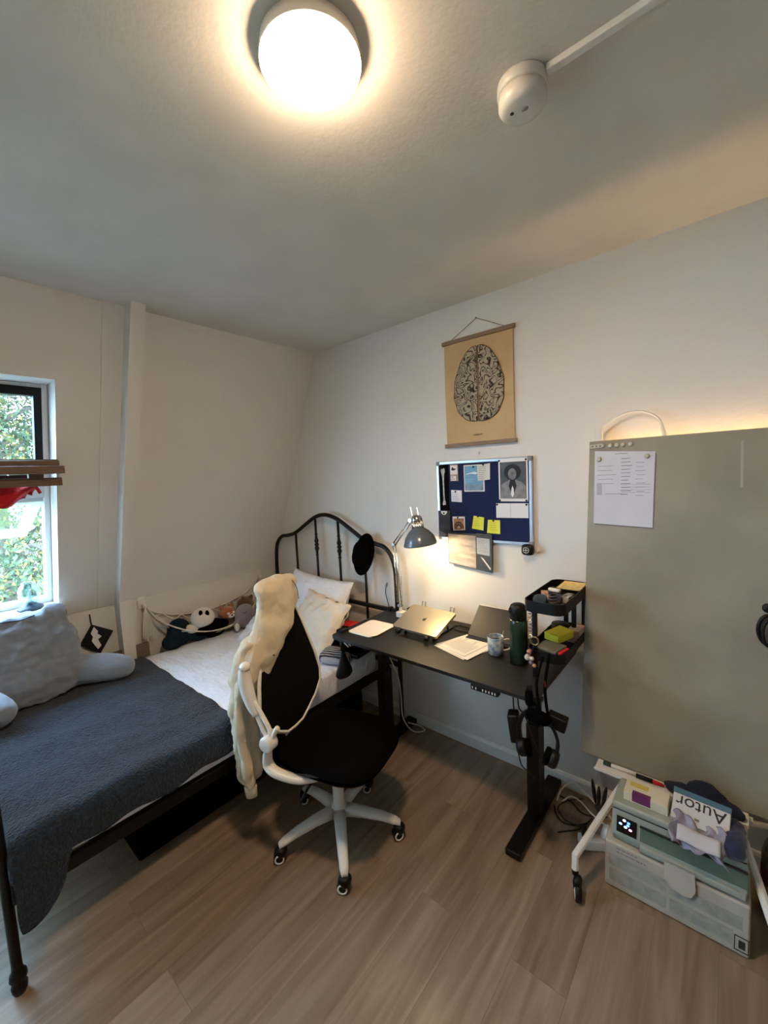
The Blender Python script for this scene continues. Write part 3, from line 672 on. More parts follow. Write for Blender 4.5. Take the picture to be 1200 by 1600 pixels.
o = tag(obj('bear_plush', MB().ell((-3.10,1.80,.71), (.06,.075,.07)).ell((-3.10,1.78,.62), (.06,.09,.07)).ell((-3.075,1.77,.775),(.015,.02,.02)).ell((-3.075,1.845,.77),(.015,.02,.02)).ell((-3.045,1.79,.70),(.02,.03,.022)), pbr, remesh=.009, smoothit=4), 'brown furry plush toy leaning on the low wall, between fox and grey plush', 'soft toy', 'soft toys in the net')
t = thing('elephant_plush', 'grey plush toy with a stitched smile in front of the brown plush', 'soft toy', (-3.0,1.73,.56), 0, 'soft toys in the net')
pg = mat('grey_plush', '#85808c', 1, bump=.5, bscale=150, sheen=.4)
obj('body', MB().ell((-3.00,1.73,.665), (.06,.085,.085)).ell((-2.97,1.64,.61), (.025,.03,.045)).ell((-3.0,1.73,.61),(.07,.09,.05)), pg, t, remesh=.009, smoothit=5)
obj('stitched_eye', MB().tube([(-2.94, 1.70+.014*math.cos(a), .705-.012*math.sin(a)) for a in [PI*i/8 for i in range(9)]], .002, 5), pb, t)
obj('pale_foot', MB().ell((-2.945,1.625,.60), (.02,.02,.032)), pw, t, smooth=True)
# low wooden board between bed and wall, card tag
tag(obj('wooden_board', MB().obox((-3.155, .93, .585), (.022, .26, .10), (0,0,.0)), mat('grey_wood', '#6d6156', .7, color2='#5b5046', cscale=20, stretch=(1,.2,3)), bevel=.003), 'weathered wooden board standing between the bed corner and the wall', 'board')
t = thing('hanging_tag', 'black diamond shaped card with a pale figure hanging on the low wall by the window', 'tag', (-3.19,.75,.91))
obj('card', MB().prism([(-3.186,.745,.852),(-3.180,.862,.775),(-3.182,.775,.645),(-3.188,.668,.735)], (-.003,0,0)), M['blackp'], t)
obj('pale_figure', MB().prism([(-3.181,.755,.835),(-3.179,.775,.80),(-3.179,.77,.785),(-3.179,.792,.76),(-3.180,.77,.745),(-3.180,.785,.70),(-3.180,.765,.68),(-3.182,.75,.71),(-3.182,.735,.745),(-3.183,.745,.77),(-3.183,.735,.795)], (.001,0,0)), M['paper'], t)
obj('string', MB().tube([(-3.186,.745,.85),(-3.192,.742,.92)], .004, 6), M['blackp'], t)

# ------------------------------------------------------------------ window sill lamp, blind, red cloth
t = thing('candle_style_lamp', 'small lamp with a clear glass globe and a flame-shaped candle on the window sill', 'lamp', (-3.17,.46,1.03))
lc = (-3.22,.463,1.030)
obj('base', MB().lathe([(0,0),(.062,0),(.066,.006),(.060,.016),(.045,.028),(.030,.036),(.028,.044),(0,.044)], lc, seg=32), mat('dark_pewter', '#3d4550', .35, metal=.6), t, smooth=True)
obj('glass_globe', MB().lathe([(.030,.044),(.044,.060),(.052,.085),(.052,.115),(.044,.138),(.033,.150),(.032,.157),(.035,.163)], lc, seg=32), M['vase'], t, smooth=True, solid=.003)
obj('candle', MB().lathe([(0,.044),(.013,.044),(.013,.075),(.008,.082),(.009,.092),(.006,.108),(0,.122)], lc, seg=16), M['paper'], t, smooth=True)
obj('cable', MB().tube(bez([(-3.19,.515,1.036),(-3.15,.555,1.037),(-3.11,.585,1.036),(-3.075,.60,1.02),(-3.078,.60,.97)],6), .003, 6), M['greyp'], t, smooth=True)
t = thing('slatted_blind', 'stack of brown wooden boards across the middle of the window', 'blind', (-2.78,-.05,1.83))
for (x0, x1, z0, z1, ye) in ((-2.836,-2.780,1.868,1.898,.592),(-2.836,-2.722,1.826,1.866,.600),(-2.852,-2.80,1.762,1.806,.600)):
    obj('board', MB().box(x0, x1, -.84, ye, z0, z1), M['slat'], t, bevel=.005)
obj('top_edge', MB().box(-2.836,-2.80,-.84,.590,1.898,1.904), mat('dark_slat_edge', '#2e241a', .5), t)
for y in (.46, -.15, -.7): obj('spacer', MB().box(-2.836,-2.80,y,y+.06,1.806,1.826), M['slat'], t)
def rc(u, v):
    y = .10 + .40*u; h = .075 + .06*math.sin(u*PI*1.1)**2 + .012*math.sin(u*19)
    return (-2.862 + .02*math.sin(u*14+v*5) - .035*v, y - .02*v*u, 1.765 - h*v*(1 if u < .93 else .6))
o = tag(obj('red_cloth', MB().grid(rc, 40, 12).tube(bez([(-2.856,.49,1.765),(-2.852,.50,1.745),(-2.85,.508,1.725)],4), .006, 6), M['red'], smooth=True, solid=.004), 'bright red cloth dangling below the wooden boards in the window', 'cloth')

# ------------------------------------------------------------------ desk
DZ = .80; DX0, DX1, DY0, DY1 = -1.815, -.592, 1.585, 2.19
t = thing('standing_desk', 'black height-adjustable desk against the wall between bed and whiteboard', 'desk', (-1.2, 1.9, 0))
def rrect(x0, x1, y0, y1, r, z, n=6):
    P = []
    for cx_, cy_, a0 in ((x1-r, y1-r, 0), (x0+r, y1-r, PI/2), (x0+r, y0+r, PI), (x1-r, y0+r, 3*PI/2)):
        for i in range(n+1): a = a0 + PI/2*i/n; P.append((cx_ + r*math.cos(a), cy_ + r*math.sin(a), z))
    return P
obj('desktop', MB().prism(rrect(DX0, DX1, DY0, DY1, .035, DZ-.018), (0,0,.018)), M['deskblk'], t, bevel=.002)
obj('support_frame', MB().box(-1.70,-.70,1.87,1.93,DZ-.055,DZ-.019).box(-1.71,-1.65,1.64,2.14,DZ-.045,DZ-.019).box(-.74,-.68,1.64,2.14,DZ-.045,DZ-.019), M['blackm'], t)
for x in (-1.68, -.715):
    obj('leg_column', MB().box(x-.030,x+.030,1.865,1.945,.03,.50).box(x-.024,x+.024,1.872,1.938,.50,DZ-.05), M['blackm'], t, bevel=.004)
    obj('foot', MB().box(x-.036,x+.036,1.612,2.185,.004,.036), M['blackm'], t, bevel=.006)
mb = MB().box(-.885,-.755,1.585,1.615,DZ-.045,DZ-.019)
cp = lab(obj('control_panel', mb, M['blackp'], t, bevel=.003), 'black keypad with small light buttons under the front edge')
mb = MB()
for x in (-.875,-.858,-.825,-.81,-.795,-.78,-.767): mb.box(x-.0025,x+.0025,1.5842,1.586,DZ-.038,DZ-.028)
obj('button_marks', mb, M['paper'], cp)

# laptop on a stand
A = dict(FL=Vector((-1.500,1.80,.872)), FR=Vector((-1.205,1.80,.872)))
t = thing('laptop_stand', 'black folding laptop stand with little rubber hooks on the desk', 'stand', (-1.35,1.95,DZ))
# stand slopes up toward the wall; laptop lies closed on it
c = Vector((-1.365,1.925,.868)); rz = Euler((math.radians(19),0,-.03)); m3 = rz.to_matrix()
def lp(x, y, z): return c + m3 @ Vector((x, y, z))
mb = MB()
for x in (-.10,.10):
    mb.tube([lp(x,-.125,-.006),lp(x,.11,-.006)], .006, 8)
    mb.tube([lp(x,.09,-.008), (lp(x,-.02,0).x, 2.02, DZ+.006)], .005, 8); mb.tube([lp(x,-.10,-.008), (lp(x,0,0).x, 1.90, DZ+.006)], .005, 8); mb.tube([(lp(x,0,0).x,1.86,DZ+.005),(lp(x,0,0).x,2.10,DZ+.005)], .005, 8)
mb.tube([lp(-.10,0,-.008),lp(.10,0,-.008)], .005, 8)
obj('folding_legs', mb, M['blackm'], t, smooth=True)
for x in (-.10,.10): obj('rubber_hook', MB().ell(lp(x,-.128,.002), (.016,.014,.014), e=.7).ell(lp(x*1.06,-.136,.008), (.010,.008,.010)), M['blackp'], t, smooth=True)
for x in (-.085,.12): obj('rear_prong', MB().tube([lp(x-.012,.115,0),lp(x-.012,.135,.03),lp(x+.012,.135,.03),lp(x+.012,.115,0)], .004, 6), M['greyp'], t, smooth=True)
t = thing('laptop', 'closed pale gold metal laptop lying on the folding stand', 'laptop', (-1.375,1.965,.885))
al = mat('pale_gold_aluminium', '#b9ad98', .32, metal=.85, color2='#bcb09b')
def slab(x0,x1,y0,y1,z0,z1,r=.012):
    P = [lp(*q) for q in rrect(x0,x1,y0,y1,r,z0,5)]; return MB().prism(P, m3 @ Vector((0,0,z1-z0)))
obj('base', slab(-.156,.156,-.112,.112,.001,.0095), al, t); ld = obj('lid', slab(-.156,.156,-.112,.112,.0105,.0155), al, t, bevel=.001)
mb = MB(); pts = [lp(.004+.012*math.cos(a)*(1-.12*math.cos(2*a)), .000+.013*math.sin(a)*(1 if math.sin(a)<0 else .8), .0156) for a in [2*PI*i/24 for i in range(24)]]
mb.prism(pts, m3 @ Vector((0,0,.0006))); mb.prism([lp(.005,.012,.0156),lp(.009,.013,.0156),lp(.012,.020,.0156),lp(.007,.018,.0156)], m3 @ Vector((0,0,.0006)))
obj('dark_fruit_emblem', mb, mat('emblem_dark', '#2a2721', .3), ld)

def paper_stack(name, label, quads, cat='papers', lines=True):
    tt = thing(name, label, cat, (*[sum(q[i] for q in quads[0])/4 for i in (0,1)], DZ))
    for k, q in enumerate(quads):
        z = DZ + .0012 + .0022*k
        s = obj('sheet', MB().prism([(a,b,z) for a,b in q], (0,0,.0014)), M['paper'], tt)
        if lines and k == len(quads)-1:
            P = [Vector((a,b,z+.0016)) for a,b in q]; mb = MB(); rd = random.Random(4)
            for i in range(22):
                v = .1 + .8*i/22; l = P[0].lerp(P[3], v); r = P[1].lerp(P[2], v); a = l.lerp(r,.12); b = l.lerp(r,.55+.33*rd.random()); w_ = (P[3]-P[0]).normalized()*.0016
                mb.add([a, b, b+w_, a+w_], [(0,1,2,3)])
            obj('printed_lines', mb, M['ink'], s)
    return tt
tp = [(-.96,1.72),(-.965,1.76)]
paper_stack('paper_stack', 'loose stack of printed sheets on the desk in front of the dark tablet', [
    [(-1.005,1.735),(-.935,1.94),(-1.10,2.00),(-1.22,1.80)][::1], [(-.985,1.74),(-.94,1.99),(-1.14,2.03),(-1.215,1.80)], [(-1.015,1.765),(-.975,1.985),(-1.135,2.035),(-1.215,1.815)]])
t = thing('notebook', 'pale pink white notebook with rounded corners at the left end of the desk', 'notebook', (-1.66,1.80,DZ))
rr = Matrix.Rotation(.04, 3, 'Z')
def nbk(x0,x1,y0,y1,z0,z1,r): return MB().prism([Vector((-1.665,1.80,0)) + rr @ Vector(q) for q in rrect(x0,x1,y0,y1,r,z0)], (0,0,z1-z0))
obj('inner_pages', nbk(-.10,.08,-.118,.10,DZ+.001,DZ+.006,.02), M['paper'], t); obj('cover', nbk(-.095,.10,-.105,.11,DZ+.0065,DZ+.0085,.03), mat('pale_pink_cover', '#e3d6d0', .6), t)
# mug
t = thing('coffee_mug', 'white mug with blue flower pattern and a spoon on the desk', 'mug', (-.905,1.89,DZ)); mc = (-.905,1.89,DZ)
mugm = mat('floral_glaze', '#cfd2cc', .25, color2='#5f7f9c', cscale=38, detail=4, coat=.3)
obj('body', MB().lathe([(0,.001),(.033,.001),(.037,.006),(.040,.045),(.0405,.092),(.039,.094),(.0375,.09),(.037,.045),(.034,.008),(0,.007)], mc, seg=36), mugm, t, smooth=True)
obj('handle', MB().tube(bez([(-.872,1.905,DZ+.076),(-.848,1.925,DZ+.078),(-.838,1.933,DZ+.055),(-.848,1.925,DZ+.028),(-.872,1.905,DZ+.022)],6), .0045, 8), mat('white_glaze', '#d9d6cd', .25, coat=.3), t, smooth=True)
lab(obj('drink', MB().lathe([(0,.070),(.0365,.070)], mc, seg=30), mat('dark_tea', '#3a2615', .2), t), 'dark drink surface')
tag(obj('spoon', MB().tube([(-.90,1.90,DZ+.03),(-.875,1.925,DZ+.108)], .0022, 6).ell((-.874,1.926,DZ+.11),(.005,.003,.006)), M['chrome'], smooth=True), 'small metal spoon standing in the flowered mug', 'spoon')
# bottle
t = thing('thermos_bottle', 'tall dark green thermos bottle with a black cup lid on the desk', 'bottle', (-.775,1.872,DZ)); bc = (-.775,1.872,DZ)
obj('body', MB().lathe([(0,.001),(.040,.001),(.0425,.005),(.0425,.20),(.040,.212),(.037,.216),(0,.216)], bc, seg=40), M['green'], t, smooth=True)
obj('lid', MB().lathe([(.0375,.214),(.0385,.216),(.0385,.262),(.036,.278),(.028,.288),(.015,.292),(0,.293)], bc, seg=40), M['blackp'], t, smooth=True)
obj('lid_lip', MB().tube(bez([(-.806,1.850,1.045),(-.810,1.848,1.06),(-.800,1.855,1.088)],4), .006, 8, flat=.5), M['blackp'], t, smooth=True)
# dark tablet in cover leaning by the wall
t = thing('tablet', 'dark navy screen with a white back leaning at the wall behind the papers', 'tablet', (-1.02,2.10,DZ)); 
c2 = Vector((-1.005,2.085,.875)); r3 = Euler((math.radians(42),0,-.02)).to_matrix()
def q3(mb, x0,x1,y0,y1,z0,z1): return mb.hexa([c2 + r3 @ Vector(p) for p in ((x0,y0,z0),(x1,y0,z0),(x1,y1,z0),(x0,y1,z0),(x0,y0,z1),(x1,y0,z1),(x1,y1,z1),(x0,y1,z1))])
obj('back_cover', q3(MB(), -.125,.15,-.10,.105,-.006,-.001), M['paper'], t, bevel=.002)
lab(obj('screen', q3(MB(), -.125,.15,-.10,.098,0,.006), mat('navy_screen', '#070b14', .5), t, bevel=.002), 'dark glossy screen')
obj('prop_stand', q3(MB(), -.10,.12,.03,.05,-.05,-.006), M['blackp'], t)
obj('lower_flap', MB().box(-1.125,-.86,1.975,2.02,DZ+.0075,DZ+.011), mat('navy_flap', '#141c2c', .6), t, bevel=.001)
tag(obj('charging_cable', MB().tube(bez([(-1.03,2.05,DZ+.012),(-1.12,2.08,DZ+.006),(-1.20,2.12,DZ+.006),(-1.26,2.10,DZ+.005),(-1.23,2.05,DZ+.005),(-1.15,2.06,DZ+.005),(-1.17,2.11,DZ+.008),(-1.24,2.11,DZ+.010)],8), .0035, 6), M['blackp'], smooth=True), 'black coiled cable on the desk between laptop and tablet', 'cable')

# architect lamp
t = thing('desk_lamp', 'grey shaded architect lamp with a chrome spring arm clamped at the desk corner', 'lamp', (-1.66,2.09,DZ))
LB = Vector((-1.655,2.07,DZ)); E1 = Vector((-1.66,2.04,1.285)); E2 = Vector((-1.475,1.985,1.455))
obj('clamp', MB().box(LB.x-.02,LB.x+.03,LB.y-.025,LB.y+.03,DZ+.0005,DZ+.035).tube([LB+Vector((0,0,.03)),LB+Vector((0,0,.075))],.010,10), mat('pale_clamp', '#cfd0c8', .4), t, bevel=.002)
def arm(a, b, w):
    d = (b-a).normalized(); s = d.cross(Vector((0,1,0))).normalized()*w; mb = MB()
    mb.tube([a+s,b+s], .0042, 8); mb.tube([a-s,b-s], .0042, 8); return mb
B0 = LB + Vector((0,0,.075))
obj('lower_arm', arm(B0, E1, .011), M['chrome'], t, smooth=True); obj('upper_arm', arm(E1, E2, .009), M['chrome'], t, smooth=True)
def spring(a, b, r=.006, turns=24):
    d = b-a; u = d.orthogonal().normalized(); v = d.normalized().cross(u)
    return [a + d*(i/(turns*8)) + (u*math.cos(2*PI*i/8)+v*math.sin(2*PI*i/8))*r for i in range(turns*8+1)]
for dx in (-.018,.018): obj('spring', MB().tube(spring(B0+Vector((dx,-.006,.02)), B0+Vector((dx*1.1,-.010,.20))), .0013, 4), M['chrome'], t)
obj('spring', MB().tube(spring(E1+Vector((.025,-.012,.006)), E1+Vector((.09,-.03,.075)), .005, 12), .0012, 4), M['chrome'], t)
for P_ in (B0, E1, E2): obj('joint', MB().tube([P_+Vector((0,-.016,0)),P_+Vector((0,.016,0))], .012, 14), M['chrome'], t, bevel=.001)
SC = Vector((-1.425,1.975,1.455)); ax = Vector((.10,.05,-1)).normalized()      # top of the shade, pointing down
shm = mat('slate_grey_enamel', '#59626a', .25, coat=.5)
sh_ = obj('lamp_shade', MB().lathe([(.028,.035),(.034,.042),(.060,.062),(.086,.095),(.099,.135),(.1005,.145),(.098,.145),(.084,.098),(.058,.066),(.026,.045)], SC, ax, 40), shm, t, smooth=True)
for k in range(14):
    a = 2*PI*k/14; u = ax.orthogonal().normalized(); v = ax.cross(u); d = u*math.cos(a)+v*math.sin(a)
    pass
mb = MB()
u = ax.orthogonal().normalized(); v = ax.cross(u)
for k in range(14):
    d = u*math.cos(2*PI*k/14)+v*math.sin(2*PI*k/14); mb.tube([SC+d*.030+ax*.004, SC+d*.034+ax*.042], .0035, 6)
mb.lathe([(.034,.0),(.034,.006),(.030,.006),(.030,.0)], SC, ax, 24)
obj('vent_collar', mb, M['chrome'], t, smooth=True)
obj('cap', MB().lathe([(0,-.036),(.018,-.034),(.030,-.022),(.034,-.006),(.034,.001),(0,.001)], SC, ax, 24), M['chrome'], t, smooth=True)
mb = MB()
for dx in (-.028,.018): mb.tube([SC+Vector((dx,0,-.0))-ax*.03, SC+Vector((dx-.012,0,.06))-ax*.02], .0016, 5)
obj('handle_wires', mb, M['chrome'], t)
bulbm = mat('lit_bulb', '#fff0d0', .5, emit=60, ecol='#ffd69a')
obj('bulb', MB().ell(SC+ax*.105, (.026,.026,.028)), bulbm, t, smooth=True)
L_ = bpy.data.lights.new('desk_lamp_light', 'POINT'); L_.energy = DESK_LAMP; L_.color = (1,.76,.40); L_.shadow_soft_size = .026
lo = bpy.data.objects.new('desk_lamp_light', L_); COL.objects.link(lo); lo.location = SC + ax*.137
# webcam and gadgets near the lamp foot
tag(obj('small_camera', MB().box(-1.595,-1.565,2.085,2.115,DZ+.001,DZ+.05).ell((-1.58,2.08,DZ+.055),(.022,.02,.016),e=.6), M['blackp'], smooth=True, bevel=.003), 'small black gadget on the desk just right of the lamp clamp', 'gadget')

# left end of the desk: pouches on the bed corner, red case, dark folder, hanging holder
t = thing('striped_pouch', 'grey and white striped fabric pouch with an orange tag, lying lowest at the bed edge', 'pouch', (-1.90,1.76,.56), 0, 'striped pouches')
st = bpy.data.materials.new('striped_fabric'); st.use_nodes = True; nt = st.node_tree; N = nt.nodes.new; b = nt.nodes['Principled BSDF']; b.inputs['Roughness'].default_value = .9
tc = N('ShaderNodeTexCoord'); wv = N('ShaderNodeTexWave'); wv.bands_direction = 'Y'; wv.inputs['Scale'].default_value = 12; wv.inputs['Distortion'].default_value = .3; rp = N('ShaderNodeValToRGB'); rp.color_ramp.interpolation = 'CONSTANT'
rp.color_ramp.elements[0].color = hexc('#23262d'); rp.color_ramp.elements[1].position = .62; rp.color_ramp.elements[1].color = hexc('#a9aab0')
mpp = N('ShaderNodeMapping'); mpp.inputs['Rotation'].default_value = (0,0,-.45); nt.links.new(tc.outputs['Object'], mpp.inputs[0])
nt.links.new(mpp.outputs[0], wv.inputs[0]); nt.links.new(wv.outputs[0], rp.inputs[0]); nt.links.new(rp.outputs[0], b.inputs['Base Color'])
obj('body', MB().ell((-1.93,1.735,.59), (.105,.085,.028), rot=(.05,.05,.45), e=.45, nu=28), st, t, smooth=True, wrinkle=.01, wscale=.05)
lab(obj('leather_tag', MB().obox((-1.835,1.735,.60), (.02,.028,.03), (0,0,.45)), mat('tan_leather', '#a4603a', .6), t), 'orange leather tag')
obj('wrist_loop', MB().tube(bez([(-2.03,1.73,.59),(-2.10,1.74,.575),(-2.12,1.79,.572),(-2.06,1.80,.58)],5), .0028, 6), M['blackp'], t, smooth=True)
t = thing('striped_pouch', 'black pouch with fine white stripes lying above and behind the grey striped one', 'pouch', (-1.93,1.85,.6), 0, 'striped pouches')
o = obj('body', MB().ell((-1.95,1.86,.645), (.14,.075,.03), rot=(.05,.1,-.35), e=.45, nu=28), M['blackf'], t, smooth=True)
mb = MB(); rm = Euler((.05,.1,-.35)).to_matrix()
for k in range(5): mb.hexa([Vector((-1.95,1.86,.645)) + rm @ Vector((sxx*.132, -.06+.012*k*1.4+dy, zz)) for zz in (.0265,.0315) for (sxx,dy) in ((-1,0),(1,0),(1,.006),(-1,.006))])
obj('white_stripes', mb, M['paper'], o)
tag(obj('black_folder', MB().obox((-1.96,1.90,.598), (.34,.30,.024), (0,0,.1)), M['blackp'], bevel=.006), 'black folder under the pouches on the bed corner', 'folder')
t = thing('red_case', 'red topped flat case on the bed beyond the black folder', 'case', (-2.06,2.03,.67)); 
tag(obj('black_box', MB().obox((-2.05,2.035,.60), (.22,.15,.09), (0,0,.2)), M['blackp'], bevel=.006), 'black box on the bed below the headboard carrying the red case', 'box')
obj('body', MB().obox((-2.06,2.03,.661), (.18,.12,.03), (0,0,.2)), M['blackp'], t, bevel=.004)
lab(obj('red_cover', MB().obox((-2.08,2.02,.6785), (.13,.10,.004), (0,0,.2)).ell((-2.08,2.02,.681),(.05,.03,.006)), mat('red_print', '#c4181c', .5, color2='#d9302a', cscale=40), t), 'bright red cover')
t = thing('hanging_holder', 'black clamp holder with a drop shaped pad hanging off the desk left end', 'holder', (-1.80,1.62,.75))
obj('clamp_bracket', MB().box(-1.80,-1.775,1.64,1.70,.745,.782).box(-1.80,-1.775,1.64,1.70,.8005,.815).box(-1.818,-1.8155,1.64,1.70,.745,.815), M['blackp'], t, bevel=.003)
obj('stem', MB().tube([(-1.79,1.655,.75),(-1.79,1.655,.69)], .012, 10), M['blackp'], t, smooth=True)
obj('drop_pad', MB().lathe([(0,0),(.012,-.005),(.016,-.03),(.034,-.08),(.058,-.13),(.064,-.155),(.05,-.172),(0,-.176)], (-1.79,1.66,.695), seg=24), M['blackp'], t, smooth=True)
for v_ in bpy.data.objects['drop_pad'].data.vertices: v_.co.x = (v_.co.x) * .55 + .01*.45

# ------------------------------------------------------------------ two tier organiser at the right end of the desk
def tray(name, x0, x1, y0, y1, z0, z1, par):
    mb = MB(); n = 8; P = rrect(x0,x1,y0,y1,.045,0,n); Q = rrect(x0+.004,x1-.004,y0+.004,y1-.004,.041,0,n); k = len(P)
    vs = [(a,b,z0) for a,b,_ in P] + [(a,b,z1) for a,b,_ in P] + [(a,b,z1) for a,b,_ in Q] + [(a,b,z0+.004) for a,b,_ in Q]
    fs = [list(range(k))[::-1], list(range(3*k,4*k))]
    for i in range(k):
        j = (i+1) % k
        for s in range(3): fs.append([s*k+i, s*k+j, (s+1)*k+j, (s+1)*k+i])
    return obj(name, mb.add(vs, fs), M['blackp'], par)
t = thing('desk_organiser', 'black two-tier organiser rack standing on the right end of the desk', 'organiser', (-.61,1.95,DZ))
OX0, OX1 = -.705, -.530
tray('upper_tray', OX0, OX1, 1.745, 2.17, 1.105, 1.155, t); tray('lower_tray', OX0+.01, OX1, 1.745, 2.17, .892, .935, t)
for (x, y) in ((OX0+.045,1.775),(OX0+.07,2.14),(OX1-.02,2.14),(OX1-.045,2.06)):
    obj('post', MB().box(x-.010,x+.010,y-.008,y+.008,DZ+.001 if x < DX1-.012 else .86,1.105), M['blackm'], t, bevel=.002)
obj('ladder_strip', MB().tube(spring(Vector((OX0+.028,1.765,.97)), Vector((OX0+.028,1.765,1.10)), .009, 8), .0018, 5), M['chrome'], t)
# things in the trays
TB = 1.110
def item(name, label, cat, mb, m, group='odds and ends in the organiser trays', **k): return tag(obj(name, mb, m, **k), label, cat, group)
item('paper_pad', 'cream patterned paper pad at the back of the upper tray', 'paper', MB().obox((-.590,2.085,1.152),(.105,.14,.004),(0,0,.02)), mat('cream_patterned', '#d8c892', .7, color2='#c8a552', cscale=60))
item('pouch', 'dark blue zip pouch at the near left of the upper tray', 'pouch', MB().ell((-.655,1.83,1.135),(.032,.06,.022),rot=(0,0,.3),e=.7), mat('petrol_cloth', '#12303c', .6), smooth=True)
item('cable_bundle', 'coiled grey cable bundle in the middle of the upper tray', 'cable', MB().tube(bez([(-.60+.022*math.cos(a)*(1+.1*math.sin(3*a)), 1.86+.035*math.sin(a), 1.125+.0022*a) for a in [i*.7 for i in range(28)]],3), .004, 6), mat('violet_grey_rubber', '#4a4858', .6), smooth=True)
item('small_box', 'small pink and cream box on the left of the upper tray', 'box', MB().obox((-.665,1.92,1.138),(.03,.05,.03),(0,0,.4)), mat('pink_card', '#b7857c', .7, color2='#c9b596', cscale=50), bevel=.002)
item('charger_plug', 'white and black multi plug at the right side of the upper tray', 'plug', MB().obox((-.560,1.915,1.140),(.035,.075,.028),(0,0,-.1)), mat('mottled_plug', '#c2bdb4', .5, color2='#1a1a1a', cscale=45), bevel=.003)
item('dark_wallet', 'dark wallet lying deep in the back left of the upper tray', 'wallet', MB().obox((-.668,2.06,1.120),(.05,.12,.018),(0,0,.1)), mat('dark_brown_leather', '#2b2320', .5), bevel=.003)
item('glue_stick', 'white capped tube across the middle of the upper tray', 'tube', MB().tube([(-.665,1.985,1.148),(-.61,1.965,1.152)], .010, 10), M['whitep'], smooth=True)
o = item('sticky_note_block', 'thick yellow sticky note block in the lower tray', 'note block', MB().obox((-.605,1.93,.955),(.075,.11,.034),(.05,.05,-.35)), mat('warm_yellow_paper', '#d8c52a', .8), bevel=.001)
item('wallet', 'grey green flat case in the front of the lower tray', 'case', MB().obox((-.605,1.815,.936),(.10,.095,.012),(.05,0,-.2)), mat('sage_case', '#6c6a58', .5, color2='#5d5b4c'), bevel=.003)
item('red_pack', 'red small packet at the front right of the lower tray', 'packet', MB().obox((-.545,1.80,.925),(.015,.07,.03),(0,0,-.2)), M['red'], bevel=.002)
item('pink_card_box', 'pale pink card box at the back of the lower tray', 'box', MB().obox((-.565,2.06,.925),(.055,.10,.06),(0,0,.0)), mat('pale_pink_card', '#c9a999', .7), bevel=.002)
item('black_tin', 'black round tin at the back left of the lower tray', 'tin', MB().lathe([(0,0),(.04,0),(.042,.004),(.042,.055),(.04,.058),(0,.058)], (-.645,2.08,.8965), seg=24), M['blackp'], smooth=True)
# trinkets hanging off the organiser front
t = thing('keyring_bunch', 'bunch of keyrings with pale pompoms hanging from the organiser front post', 'keyring', (-.655,1.72,.95))
for i, (x,y,z,r,cm) in enumerate(((-.675,1.725,.905,.014,'#c9c0b8'),(-.668,1.728,.93,.012,'#a3746a'),(-.655,1.72,.905,.010,'#d2cbc2'),(-.660,1.725,.885,.009,'#8d8790'),(-.645,1.722,.875,.009,'#b58c66'))):
    obj('pompom', MB().ell((x,y,z),(r,r,r)), mat('charm%d' % i, cm, .8, bump=.5, bscale=200), t, smooth=True)
obj('key_ring', MB().tube([(-.645+.018*math.cos(a), 1.728, .985+.018*math.sin(a)) for a in [2*PI*i/20 for i in range(20)]], .004, 6, closed=True), mat('brass', '#8b7a52', .3, metal=.8), t, smooth=True)
obj('strap_loop', MB().tube(bez([(-.645,1.728,.967),(-.655,1.722,.93),(-.660,1.722,.895)],4), .003, 6), M['blackp'], t)
t = thing('lanyard', 'long black lanyard strap hanging down from the organiser past the desk corner', 'lanyard', (-.56,1.70,.93))
obj('strap', MB().tube(bez([(-.585,1.735,.94),(-.578,1.70,.92),(-.565,1.62,.85),(-.545,1.585,.77),(-.53,1.575,.74),(-.56,1.572,.735),(-.575,1.575,.80),(-.590,1.60,.87),(-.600,1.70,.935)],6), .006, 6, flat=.4), M['blackf'], t, smooth=True)
obj('red_tag', MB().obox((-.562,1.612,.865),(.008,.003,.03),(.3,0,0)), mat('dark_red', '#5b1518', .6), t)
t = thing('hanging_pouch', 'black pouch hanging at the front right corner of the desk', 'pouch', (-.60,1.565,.80))
obj('bag', MB().ell((-.612,1.570,.81),(.016,.009,.035),e=.6).ell((-.575,1.562,.745),(.05,.018,.028),e=.7), M['blackf'], t, smooth=True)
obj('clip', MB().box(-.62,-.603,1.568,1.582,.84,.86), M['blackp'], t)
# headphones on a hook, power brick
t = thing('headphones', 'black over-ear headphones hanging from a hook under the desk right end', 'headphones', (-.60,1.60,.66))
hb = bez([(-.665,1.60,.585),(-.668,1.60,.66),(-.640,1.595,.725),(-.60,1.59,.745),(-.545,1.595,.72),(-.512,1.60,.655),(-.515,1.60,.585)],6)
obj('headband', MB().tube(hb, .011, 8, flat=.6), M['blackp'], t, smooth=True)
for x, r in ((-.655, .25), (-.530, -.35)): obj('ear_cup', MB().lathe([(0,-.022),(.028,-.02),(.036,-.008),(.036,.008),(.030,.018),(0,.020)], (x,1.60,.565), (1,.25,r), 24), M['blackp'], t, smooth=True)
obj('ear_cushion', MB().lathe([(.034,.0),(.037,.008),(.034,.018),(.018,.020),(.016,.014)], (-.642,1.604,.565), (1,.25,.25), 24), M['blackf'], t, smooth=True)
obj('ear_cushion', MB().lathe([(.034,.0),(.037,.008),(.034,.018),(.018,.020),(.016,.014)], (-.543,1.597,.569), (-1,-.25,.35), 24), M['blackf'], t, smooth=True)
tag(obj('headphone_hook', MB().box(-.635,-.585,1.60,1.66,.765,.7815).tube(bez([(-.60,1.62,.765),(-.60,1.612,.735),(-.60,1.595,.728),(-.60,1.575,.735)],4), .006, 8), M['blackp'], smooth=True), 'black hook screwed under the desk that holds the headphones', 'hook')
